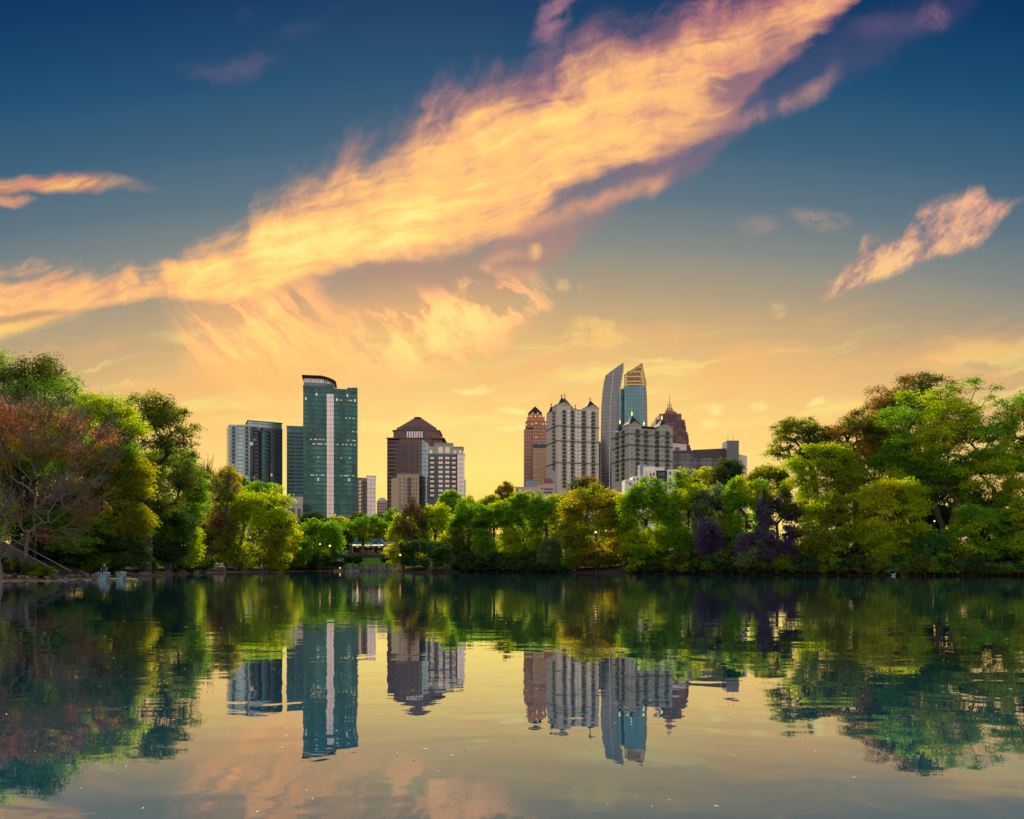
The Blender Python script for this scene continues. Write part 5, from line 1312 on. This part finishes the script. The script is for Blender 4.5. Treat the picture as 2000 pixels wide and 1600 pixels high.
# ------------------------------------------------------------------ pavilion, promenade, docks, steps, lamps, people
M['brick'] = plain('dark_brick', (.075, .032, .026), .85, .3, 2.0)
M['blueroof'] = plain('blue_roof_tiles', (.028, .062, .085), .55, .3, 3.0)
M['eave'] = plain('pale_eave', (.22, .28, .27), .6)
M['cream'] = plain('cream_paint', (.46, .38, .27), .7)
M['stonewall'] = plain('bank_stone', (.115, .095, .08), .9, .45, 1.5)
M['deck'] = plain('weathered_deck', (.12, .105, .085), .8, .3, 2.0)
M['ledge'] = plain('pale_concrete_ledge', (.17, .135, .065), .85, .2, 1.0)
M['pedestal'] = plain('grey_blue_stone', (.062, .10, .112), .85, .3, 4.0)
M['joint'] = plain('stone_joint', (.025, .04, .05), .9)
M['railing'] = plain('green_railing', (.055, .09, .085), .6)
M['handrail'] = plain('steel_handrail', (.20, .20, .18), .45, .4)
M['stepstone'] = plain('step_stone', (.05, .045, .035), .9, .3, 2.0)
M['pathdirt'] = plain('trodden_dirt', (.16, .105, .075), .95, .3, 1.0)
M['globe'] = plain('lamp_globe', (1, .8, .4), .4, emit=((1.0, .40, .05), .75))
M['soffitlamp'] = plain('soffit_lamp', (1, .8, .3), .4, emit=((1.0, .55, .06), 1.0))
def pavilion():
    Y = 272.0; s = Y / FPX
    X = lambda p: (p - 719) * s; base = gz((719 - 1000) * s, Y + 2); Z = lambda q: CAMH + (HOR - q) * s - base
    root = empty('pavilion', ((719 - 1000) * s, Y, base), R(6), 'low brick pavilion with a blue hipped roof and lamplit porch', 'pavilion')
    P = lambda n, b, m: b.build(n, m, root)
    b = MB(); b.box(X(668), X(685), 0, 7, -.5, Z(1066)); b.box(X(753), X(770), 0, 7, -.5, Z(1066)); b.box(X(685) + .01, X(753) - .01, 4.0, 7.5, -.5, Z(1067)); P('wall', b, M['brick'])
    b = MB(); b.box(X(667.5), X(689), -.5, 7.4, Z(1066) + .01, Z(1058)); b.box(X(748), X(770.5), -.5, 7.4, Z(1066) + .01, Z(1058)); P('parapet', b, M['cream'])
    b = MB(); x0, x1 = X(683), X(755)
    b.frustum([(x0, -.9), (x1, -.9), (x1, 9), (x0, 9)], Z(1066) + .05, [(x0 + .8, .8), (x1 - .8, .8), (x1 - .8, 8), (x0 + .8, 8)], Z(1062), 1)
    b.frustum([(x0 + .8, .8), (x1 - .8, .8), (x1 - .8, 8), (x0 + .8, 8)], Z(1062) + .02, [(x0 + 2.2, 3.4), (x1 - 2.0, 3.4), (x1 - 2.0, 5), (x0 + 2.2, 5)], Z(1051.5), 0)
    P('roof', b, [M['blueroof'], M['eave']])
    b = MB(); b.box(X(685.2), X(752.8), -.7, -.4, Z(1068.6), Z(1066) + .04); P('beam', b, M['cream'])
    for p in (689.3, 709.3, 729.6, 749.6):
        b = MB(); b.lathe([(.17, 0), (.17, .25), (.12, .3), (.11, Z(1069)), (.17, Z(1068.7))], 8, (X(p), -.55, 0)); P('column', b, M['cream'])
    for p in (698.4, 718.9, 740.5):
        b = MB(); b.lathe([(0, -.14), (.30, -.08), (.34, .06), (.1, .12), (0, .12)], 8, (X(p), -.1, Z(1068.3))); P('ceiling_lamp', b, M['soffitlamp'])
    for p in (679.3, 758):
        b = MB(); w, h = 1.9 * s, 5.4 * s; x = X(p); z = Z(1070.5)
        for a, c, d, e in ((x - w - .12, x + w + .12, z + h / 2, z + h / 2 + .12), (x - w - .12, x + w + .12, z - h / 2 - .12, z - h / 2), (x - w - .12, x - w, z - h / 2, z + h / 2), (x + w, x + w + .12, z - h / 2, z + h / 2)): b.box(a, c, -.08, .02, d, e, 0)
        b.box(x - w, x + w, -.03, .02, z - h / 2, z + h / 2, 1); P('window', b, [M['cream'], M['panedark']])
    for p in (698, 713, 722, 740):
        b = MB(); x = X(p); b.box(x - .7, x + .7, 3.92, 4.02, 0, 2.1, 1)
        for dx in (-.75, 0, .75): b.box(x + dx - .05, x + dx + .05, 3.86, 3.92, 0, 2.15, 0)
        P('glass_door', b, [M['cream'], M['panedark']])
    b = MB(); b.box(X(678), X(764), -2.2, -1.8, -.6, Z(1079.5)); b.box(X(683), X(757), -1.78, 4, -.5, Z(1082)); P('terrace_wall', b, M['stonewall'])
    L = bpy.data.lights.new('porch_light', 'POINT'); L.energy = 10; L.color = (1, .6, .2); L.shadow_soft_size = .3
    for p in (698.4, 740.5):
        o = bpy.data.objects.new('porch_light', L); COL.objects.link(o); o.parent = root; o.location = (X(p), -.1, Z(1069.5))
pavilion()

def promenade():
    # paved edge with a stone kerb along the cove
    b = MB(); x0, x1 = at(655, 0, 243).x, at(778, 0, 243).x
    b.box(x0, x1, 240.6, 247.5, -.6, .62)
    o = b.build('promenade', M['deck']); tag(o, 'paved waterside promenade below the lawn', 'promenade', kind='structure')
    root = empty('railing', (at(690, 0, 247).x, 247.2, .62), 0, 'green-grey park railing with square piers along the promenade', 'railing')
    s = 247 / FPX
    X = lambda p: (p - 690) * s
    for p in (661.5, 689.8, 708.5, 721.5, 735.8, 754, 771):
        b = MB(); b.box(X(p) - .22, X(p) + .22, -.22, .22, 0, 1.25); b.box(X(p) - .28, X(p) + .28, -.28, .28, 1.26, 1.36); b.build('pier', M['railing'], root)
    b = MB(); b.box(X(661.5), X(771), -.04, .04, .98, 1.06); b.box(X(661.5), X(771), -.03, .03, .12, .18)
    k = X(661.5)
    while k < X(771): b.box(k - .02, k + .02, -.02, .02, .19, .97); k += .32
    b.build('rail_panel', M['railing'], root)
    # the landing stage
    root = empty('landing_stage', (at(727, 0, 238).x, 238.5, 0), 0, 'low pale landing stage in front of the promenade with people on it', 'dock')
    s = 238.5 / FPX; X = lambda p: (p - 727) * s
    b = MB(); b.box(X(701), X(754), -1.6, 2.0, .30, .46); b.build('deck', M['ledge'], root)
    b = MB(); b.box(X(701), X(754), -1.75, -1.61, .12, .50); b.build('fascia', M['deck'], root)
    for p in (702.5, 715, 728, 741, 752.5):
        b = MB(); b.lathe([(.14, -1), (.14, 1.05 if p in (702.5, 752.5) else .29), (0, 1.1 if p in (702.5, 752.5) else .29)], 7, (X(p), -1.3, 0)); b.build('post', M['deck'], root)
promenade()

def lamp(px, py, Y, label, h=None, globe=.24):
    p = at(px, py, Y); g = max(gz(p.x, Y), .3)
    root = empty('street_lamp', (p.x, Y, g), 0, label, 'lamp', 'park lamps')
    H = p.z - g
    b = MB(); b.lathe([(.14, -.1), (.14, .3), (.08, .4), (.055, H - .3), (.10, H - .26), (.12, H - .2)], 8); b.build('post', M['dark'], root)
    b = MB(); b.lathe([(0, H - globe), (globe * .75, H - globe * .65), (globe, H), (globe * .75, H + globe * .65), (0, H + globe)], 10); b.build('globe', M['globe'], root, smooth=True)
    b = MB(); b.lathe([(.16, H + globe * .8), (.05, H + globe * 1.15), (0, H + globe * 1.5)], 8); b.build('cap', M['dark'], root)
lamp(664.2, 1109.4, 241.5, 'lit lamp low at the water beside the promenade', globe=.22)
lamp(625, 1063, 216, 'lit lamp among the cove trees, the one by the bright green round tree')
lamp(644.2, 1066.4, 216, 'lit lamp among the cove trees, the one nearer the dogwood', globe=.3)
lamp(781.6, 1084.2, 186, 'lit lamp before the lime tree beside the dark dome bush')
lamp(1163.6, 1039.4, 178, 'lit lamp glowing in front of the broad golden dome tree', globe=.26)
lamp(1825, 1018, 143.5, 'dim lamp between the dark trunks above the willow shrub', globe=.16)

def path():
    s = 200 / FPX
    pts = [(414, 198.5, .25), (442, 200, .25), (437, 222, 3.0), (421, 222, 3.0)]
    V = []
    b = MB()
    P = [Vector(((p - 1000) / FPX * Y, Y, 0)) for p, Y, _ in pts]
    n = 8
    for k in range(n):
        f0, f1 = k / n, (k + 1) / n
        a0, a1 = P[0].lerp(P[3], f0), P[0].lerp(P[3], f1); c0, c1 = P[1].lerp(P[2], f0), P[1].lerp(P[2], f1)
        z = lambda f: .22 + 2.6 * f
        zz = [max(gz(q.x, q.y), 0.1) + .06 for q in (a0, c0, c1, a1)]
        b.face([(a0.x, a0.y, max(zz[0], z(f0))), (c0.x, c0.y, max(zz[1], z(f0))), (c1.x, c1.y, max(zz[2], z(f1))), (a1.x, a1.y, max(zz[3], z(f1)))])
    o = b.build('path', M['pathdirt']); tag(o, 'trodden dirt path coming down to the water', 'path', kind='structure')
    root = empty('handrail', (at(411, 0, 198).x, 198.5, .3), 0, 'pale bent handrail beside the dirt path', 'handrail')
    b = MB(); b.tube([(-.3, 0, -.3), (-.3, 0, 1.0), (.2, 3, 1.7), (.9, 8, 2.5)], .05, 6); b.build('rail', M['handrail'], root)
    for x, y, z in ((.2, 3, 1.7), (.7, 6.5, 2.25)):
        b = MB(); b.tube([(x, y, -.2), (x, y, z)], .04, 6); b.build('post', M['handrail'], root)
    # fishing dock
    Y = 200.0; s = Y / FPX
    root = empty('fishing_dock', (at(495, 0, Y).x, Y, 0), 0, 'small dark wooden dock with a person standing at its end', 'dock')
    X = lambda p: (p - 495) * s
    b = MB()
    for k in range(26):
        x = X(468) + (X(521) - X(468)) * k / 26; b.box(x, x + (X(521) - X(468)) / 26 - .03, -1.4, 1.4, .34, .42)
    b.build('deck', M['deck'], root)
    b = MB(); b.box(X(496), X(521), -1.5, -1.41, .02, .40); b.build('fascia', M['dark'], root)
    for p in (470, 484, 498, 510, 520):
        b = MB(); b.lathe([(.1, -1), (.1, .33)], 6, (X(p), -1.2, 0)); b.build('post', M['dark'], root)
path()

def west_bank():
    # ledges
    def ledge(name, label, pts, w, z0, z1):
        b = MB(); poly = [(x, y) for x, y in pts] + [(x, y + w) for x, y in pts[::-1]]
        b.prism(poly, z0, z1, True, True); o = b.build(name, M['ledge']); tag(o, label, 'ledge')
    ledge('ledge', 'pale concrete ledge at the water below the steps', [at(-60, 0, 88).xy, at(60, 0, 89.6).xy, at(134, 0, 91).xy], 1.2, -.4, .06)
    ledge('ledge', 'pale concrete ledge carrying the two stone pedestals', [at(136, 0, 98.5).xy, at(200, 0, 98.5).xy, at(259, 0, 97.0).xy], 1.5, -.4, .14)
    # two stone pedestals
    def pedestal(px, top, bot, Y, w, label):
        p = at(px, bot, Y); H = at(px, top, Y).z
        root = empty('pedestal', (p.x, Y, 0), R(-20), label, 'pedestal', 'stone pedestals on the ledge')
        b = MB(); b.box(-w, w, -w, w, -.35, H - .16, 0); b.build('block', M['pedestal'], root)
        b = MB(); b.box(-w * 1.08, w * 1.08, -w * 1.08, w * 1.08, H - .155, H); b.build('cap', M['pedestal'], root)
        b = MB(); r = random.Random(int(px)); z = .05; k = 0
        while z < H - .22:
            h = r.uniform(.16, .26)
            b.box(-w - .012, w + .012, -w - .012, w + .012, z, z + .025)
            for _ in range(3):
                x = r.uniform(-w * .8, w * .8); b.box(x, x + .02, -w - .012, -w - .001, z + .025, min(z + h, H - .17))
                y = r.uniform(-w * .8, w * .8); b.box(w + .001, w + .012, y, y + .02, z + .025, min(z + h, H - .17)); b.box(-w - .012, -w - .001, y, y + .02, z + .025, min(z + h, H - .17))
            z += h
        b.build('masonry_joint', M['joint'], root)
        b = MB(); b.box(-.09, .09, -w - .03, -w - .013, H * .56, H * .56 + .2); b.build('plaque', M['cream'], root)
    pedestal(203.5, 1117.5, 1135, 96.2, .44, 'taller blocky stone pedestal with a dark-clad person behind it')
    pedestal(236.5, 1117, 1131, 97.6, .40, 'shorter blocky stone pedestal nearer the end of the ledge')
    # steps
    Y = 97.0; s = Y / FPX
    root = empty('stone_steps', (at(100, 0, Y).x, Y, .2), 0, 'stone steps climbing the bank beside the bare tree', 'steps')
    X = lambda p: (p - 100) * s
    b = MB(); n = 22; x0, x1 = X(102), X(-45); zt = 5.2
    for k in range(n):
        xa, xb = x0 + (x1 - x0) * k / n, x0 + (x1 - x0) * (k + 1) / n
        b.box(xb, xa + .03, 0, 2.6, -1.2 + zt * k / n, zt * (k + 1) / n)
    b.build('flight', M['stepstone'], root)
    for y, nm in ((-.1, 0), (2.7, 1)):
        b = MB(); up = 1.0 if nm else .95
        b.tube([(X(116), y, .2 + up * .6), (x1, y, zt + up)], .06, 6)
        b.build('handrail', M['handrail'], root)
        for k in range(0, n + 1, 3):
            b = MB(); x = x0 + (x1 - x0) * k / n; b.tube([(x, y, zt * k / n - .9), (x, y, zt * k / n + up - .02)], .035, 5); b.build('rail_post', M['dark'], root)
    # rubble along the shore
    r = random.Random(11)
    mats = [plain('rubble_stone', c, .95, .3, 3.0) for c in ((.065, .055, .045), (.095, .075, .06), (.045, .042, .04))]
    meshes = []
    for k in range(6):
        bm = bmesh.new(); bmesh.ops.create_icosphere(bm, subdivisions=2, radius=1.0)
        rr = np.random.default_rng(k)
        Dn = np.array([v.co[:] for v in bm.verts]); dn = dirnoise(Dn, rr, 6, 2.2) * .16 + dirnoise(Dn, rr, 6, 5.0) * .06
        for v, d in zip(bm.verts, dn): v.co *= (1 + d); v.co.z *= .62
        me = bpy.data.meshes.new('rock'); bm.to_mesh(me); bm.free(); me.materials.append(mats[k % 3]); meshes.append(me)
    pts = []
    for k in range(95): p = r.uniform(-30, 128); pts.append((p, 92 + max(0, p) * .035 + r.uniform(.3, 4.0)))
    for k in range(120): p = r.uniform(132, 405); pts.append((p, np.interp(p, [132, 200, 240, 280, 330, 380, 405], [100.5, 107, 115, 131, 151, 173, 187]) + r.uniform(.2, 4.5)))
    for p, Yr in pts:
        x = (p - 1000) / FPX * Yr
        o = bpy.data.objects.new('rock', r.choice(meshes)); COL.objects.link(o)
        sc = r.uniform(.16, .42) * (1 + (Yr - 90) / 200)
        o.location = (x, Yr, gz(x, Yr) + sc * .25); o.scale = (sc * r.uniform(.8, 1.5), sc, sc); o.rotation_euler = (r.uniform(-.3, .3), r.uniform(-.3, .3), r.uniform(0, 6.28))
        tag(o, 'rough grey-brown stone in the rubble along the west bank', 'rock', 'stones along the west bank')
west_bank()

# ------------------------------------------------------------------ people
SKIN = plain('skin', (.42, .23, .15), .6, .05)
def cloth(n, c): return plain(n, c, .9, .15, 6.0)
def person(loc, rz, label, top, legs, hair, pose='stand', k=1.0):
    root = empty('person', loc, rz, label, 'person')
    # joints: (x, y, z, radius); faces -y
    J, E = [], []
    def add(p, r_, par=None):
        J.append((Vector(p) * k, r_ * k)); i = len(J) - 1
        if par is not None: E.append((par, i))
        return i
    pel = add((0, 0, .96), .135); wa = add((0, .0, 1.12), .125, pel); ch = add((0, .01, 1.32), .150, wa); nk = add((0, .0, 1.50), .062, ch); hd0 = add((0, -.01, 1.58), .082, nk); hd1 = add((0, -.012, 1.68), .094, hd0); add((0, 0, 1.76), .06, hd1)
    add((0, -.095, 1.645), .022, hd0)
    for sx in (-1, 1):
        st = {'stand': 0, 'walk': sx * .16, 'lean': 0}[pose]
        h = add((sx * .10, 0, .90), .095, pel); kn = add((sx * .11, -.02 + st * .6, .50), .062, h); an = add((sx * .11, .02 + st * 1.3, .09), .042, kn); add((sx * .12, -.13 + st * 1.3, .04), .036, an)
        sh_ = add((sx * .19, .01, 1.42), .062, ch)
        if pose == 'lean':
            el = add((sx * .30, -.06, 1.16), .045, sh_); wr = add((sx * .27, -.24, .96), .032, el); hn = add((sx * .26, -.30, .93), .034, wr)
        elif pose == 'walk':
            el = add((sx * .23, .04 - st * .4, 1.14), .045, sh_); wr = add((sx * .22, -.08 - st * .7, .90), .032, el); hn = add((sx * .215, -.11 - st * .7, .81), .034, wr)
        elif sx > 0:
            el = add((sx * .24, .02, 1.14), .045, sh_); wr = add((sx * .20, -.22, 1.08), .032, el); hn = add((sx * .17, -.30, 1.10), .034, wr)
        else:
            el = add((sx * .24, .03, 1.14), .045, sh_); wr = add((sx * .235, -.02, .90), .032, el); hn = add((sx * .23, -.04, .81), .034, wr)
        # fingers and thumb
        d = (J[hn][0] - J[wr][0]).normalized(); side = d.cross(Vector((1, 0, 0))).normalized()
        for f in range(4):
            o = side * (f - 1.5) * .019 * k; p1 = J[hn][0] + o + d * .035 * k
            J.append((p1, .0095 * k)); E.append((hn, len(J) - 1)); J.append((p1 + d * (.045 - .006 * abs(f - 1.3)) * k + Vector((-sx * .012, 0, 0)) * k, .008 * k)); E.append((len(J) - 2, len(J) - 1))
        J.append((J[hn][0] + side * .045 * k + d * .015 * k, .010 * k)); E.append((hn, len(J) - 1))
    me = bpy.data.meshes.new('body'); me.from_pydata([p for p, _ in J], E, []); me.update()
    o = bpy.data.objects.new('body', me); COL.objects.link(o); o.parent = root
    sm = o.modifiers.new('skin', 'SKIN'); sm.use_smooth_shade = True
    for v, (p, r_) in zip(me.skin_vertices[0].data, J): v.radius = (r_, r_ * .88)
    me.skin_vertices[0].data[0].use_root = True
    ss_ = o.modifiers.new('sub', 'SUBSURF'); ss_.levels = ss_.render_levels = 2
    dg = bpy.context.evaluated_depsgraph_get(); ev = o.evaluated_get(dg); m2 = bpy.data.meshes.new_from_object(ev)
    o.modifiers.clear(); o.data = m2
    m2.materials.clear(); [m2.materials.append(m) for m in (SKIN, top, legs, hair)]
    for p in m2.polygons:
        c = p.center / k; p.use_smooth = True
        arm = abs(c.x) > .20 and c.z > .7
        hairy = c.z > 1.60 and (c.y > -.02 or c.z > 1.715)
        shoe = c.z < .085
        p.material_index = 3 if hairy or shoe else (0 if c.z > 1.47 or (arm and c.z < 1.20) else (1 if c.z > .93 or arm else 2))
    # face: eyes and mouth
    b = MB()
    for sx in (-1, 1): b.box((sx * .034 - .012) * k, (sx * .034 + .012) * k, -.104 * k, -.088 * k, 1.668 * k, 1.680 * k)
    b.box(-.022 * k, .022 * k, -.104 * k, -.088 * k, 1.606 * k, 1.613 * k); b.build('face', M['dark'], root)
    return root
def people():
    dark, white, navy, grey, blue = cloth('dark_cloth', (.012, .012, .016)), cloth('pale_shirt', (.42, .45, .46)), cloth('navy_cloth', (.02, .025, .05)), cloth('grey_cloth', (.12, .12, .13)), cloth('denim', (.05, .07, .12))
    hair, fair = cloth('dark_hair', (.02, .014, .01)), cloth('orange_hat', (.55, .25, .03))
    person((at(203.5, 0, 97.4).x, 97.45, .14), R(15), 'person in dark clothes with bare arms resting on the taller pedestal', dark, dark, hair, 'lean', 1.06)
    person((at(511.5, 0, 200).x, 199.6, .42), R(-25), 'person in a pale shirt and dark trousers standing on the fishing dock', white, navy, hair, 'stand', 1.0)
    person((at(727.5, 0, 243).x, 243.0, .62), R(30), 'person in black standing on the promenade beside one in an orange hat', dark, dark, hair, 'stand', .98)
    person((at(731.5, 0, 243.6).x, 243.6, .62), R(-10), 'person in dark clothes wearing an orange hat on the promenade', navy, dark, fair, 'stand', 1.0)
    person((at(749.8, 0, 239).x, 239.2, .46), R(80), 'person in grey walking along the pale landing stage', grey, dark, hair, 'walk', 1.02)
people()

def bits():
    # pollen and petals drifting on the lake
    r = np.random.default_rng(2)
    n = 2600
    py = 1113 + (1590 - 1113) * r.random(n) ** 2.0
    Yd = CAMH * FPX / (py - HOR)
    px = r.uniform(-60, 2060, n)
    keep = r.random(n) < np.where((px < 1000) & (py < 1480), 1.0, .55)
    px, Yd, py = px[keep], Yd[keep], py[keep]
    x = (px - 1000) / FPX * Yd
    drift = np.sin(x * .21 + Yd * .05 + 1) + np.sin(Yd * .33 - x * .06) + .6 * np.sin(x * .9 + Yd * .5)
    ok = (lake_dist(x, Yd) < -.6) & (r.random(len(x)) < 1 / (1 + np.exp(-3.0 * drift))) & ((Yd > 9.5) | (r.random(len(x)) < .35)); x, Yd = x[ok], Yd[ok]; n = len(x)
    sz = (.003 + .00052 * Yd) * r.uniform(.4, 1.3, n); an = r.uniform(0, 6.28, n); st = r.uniform(1.0, 4.0, n)
    c, s_ = np.cos(an), np.sin(an)
    V = []
    for a, b in ((-1, 0), (0, -.6), (1, 0), (0, .6)):
        V.append(np.stack([x + (a * st * c - b * s_) * sz, Yd + (a * st * s_ + b * c) * sz, np.full(n, .008) + r.uniform(0, .004, n)], 1))
    V = np.stack(V, 1).reshape(-1, 3)
    m, g = mat('petal'); geo = g.new('ShaderNodeNewGeometry'); f = S(g, geo.outputs['Random Per Island'])
    col = g.ramp(f, [(0, (.03, .03, .015, 1)), (.35, (.10, .10, .04, 1)), (.4, (.38, .38, .16, 1)), (1.0, (.60, .58, .36, 1))])
    d = g.new('ShaderNodeBsdfDiffuse'); g.put(d.inputs[0], col); out(g, d.outputs[0])
    o = link('floating_petals', np_mesh('floating_petals', V, np.arange(4 * n).reshape(-1, 4)), m)
    tag(o, 'pale petals and bits of leaf drifting on the lake', 'petals', kind='stuff')
    # a swan by the willow shrub
    p = at(1745, 1117, 137.0); root = empty('water_bird', (p.x, 137.0, 0), R(70), 'small white water bird by a fallen branch near the willow shrub', 'bird')
    wm = plain('white_feathers', (.38, .38, .36), .8, .1)
    me = bpy.data.meshes.new('body'); J = [((0, -.28, .12), .06), ((0, -.14, .14), .13), ((0, .05, .15), .16), ((0, .22, .18), .09), ((0, .34, .24), .03), ((0, -.30, .30), .035), ((0, -.26, .46), .032), ((0, -.34, .55), .045), ((0, -.46, .53), .016)]
    me.from_pydata([j[0] for j in J], [(0, 1), (1, 2), (2, 3), (3, 4), (0, 5), (5, 6), (6, 7), (7, 8)], [])
    o = bpy.data.objects.new('body', me); COL.objects.link(o); o.parent = root; o.modifiers.new('skin', 'SKIN'); me.skin_vertices[0].data[2].use_root = True
    for v, j in zip(me.skin_vertices[0].data, J): v.radius = (j[1], j[1])
    q = o.modifiers.new('sub', 'SUBSURF'); q.levels = q.render_levels = 2; me.materials.append(wm)
    b = MB(); b.tube([at(1730, 1118, 138.0), at(1742, 1113, 138.2), at(1752, 1114, 138.4), at(1768, 1117.5, 138.6)], [.05, .05, .04, .02], 5); b.tube([at(1745, 1114, 138.2), at(1750, 1109, 138.4), at(1758, 1108, 138.8)], [.035, .025, .01], 5)
    tag(b.build('fallen_branch', BARK_PALE), 'pale fallen branch half in the water by the willow shrub', 'branch')
bits()
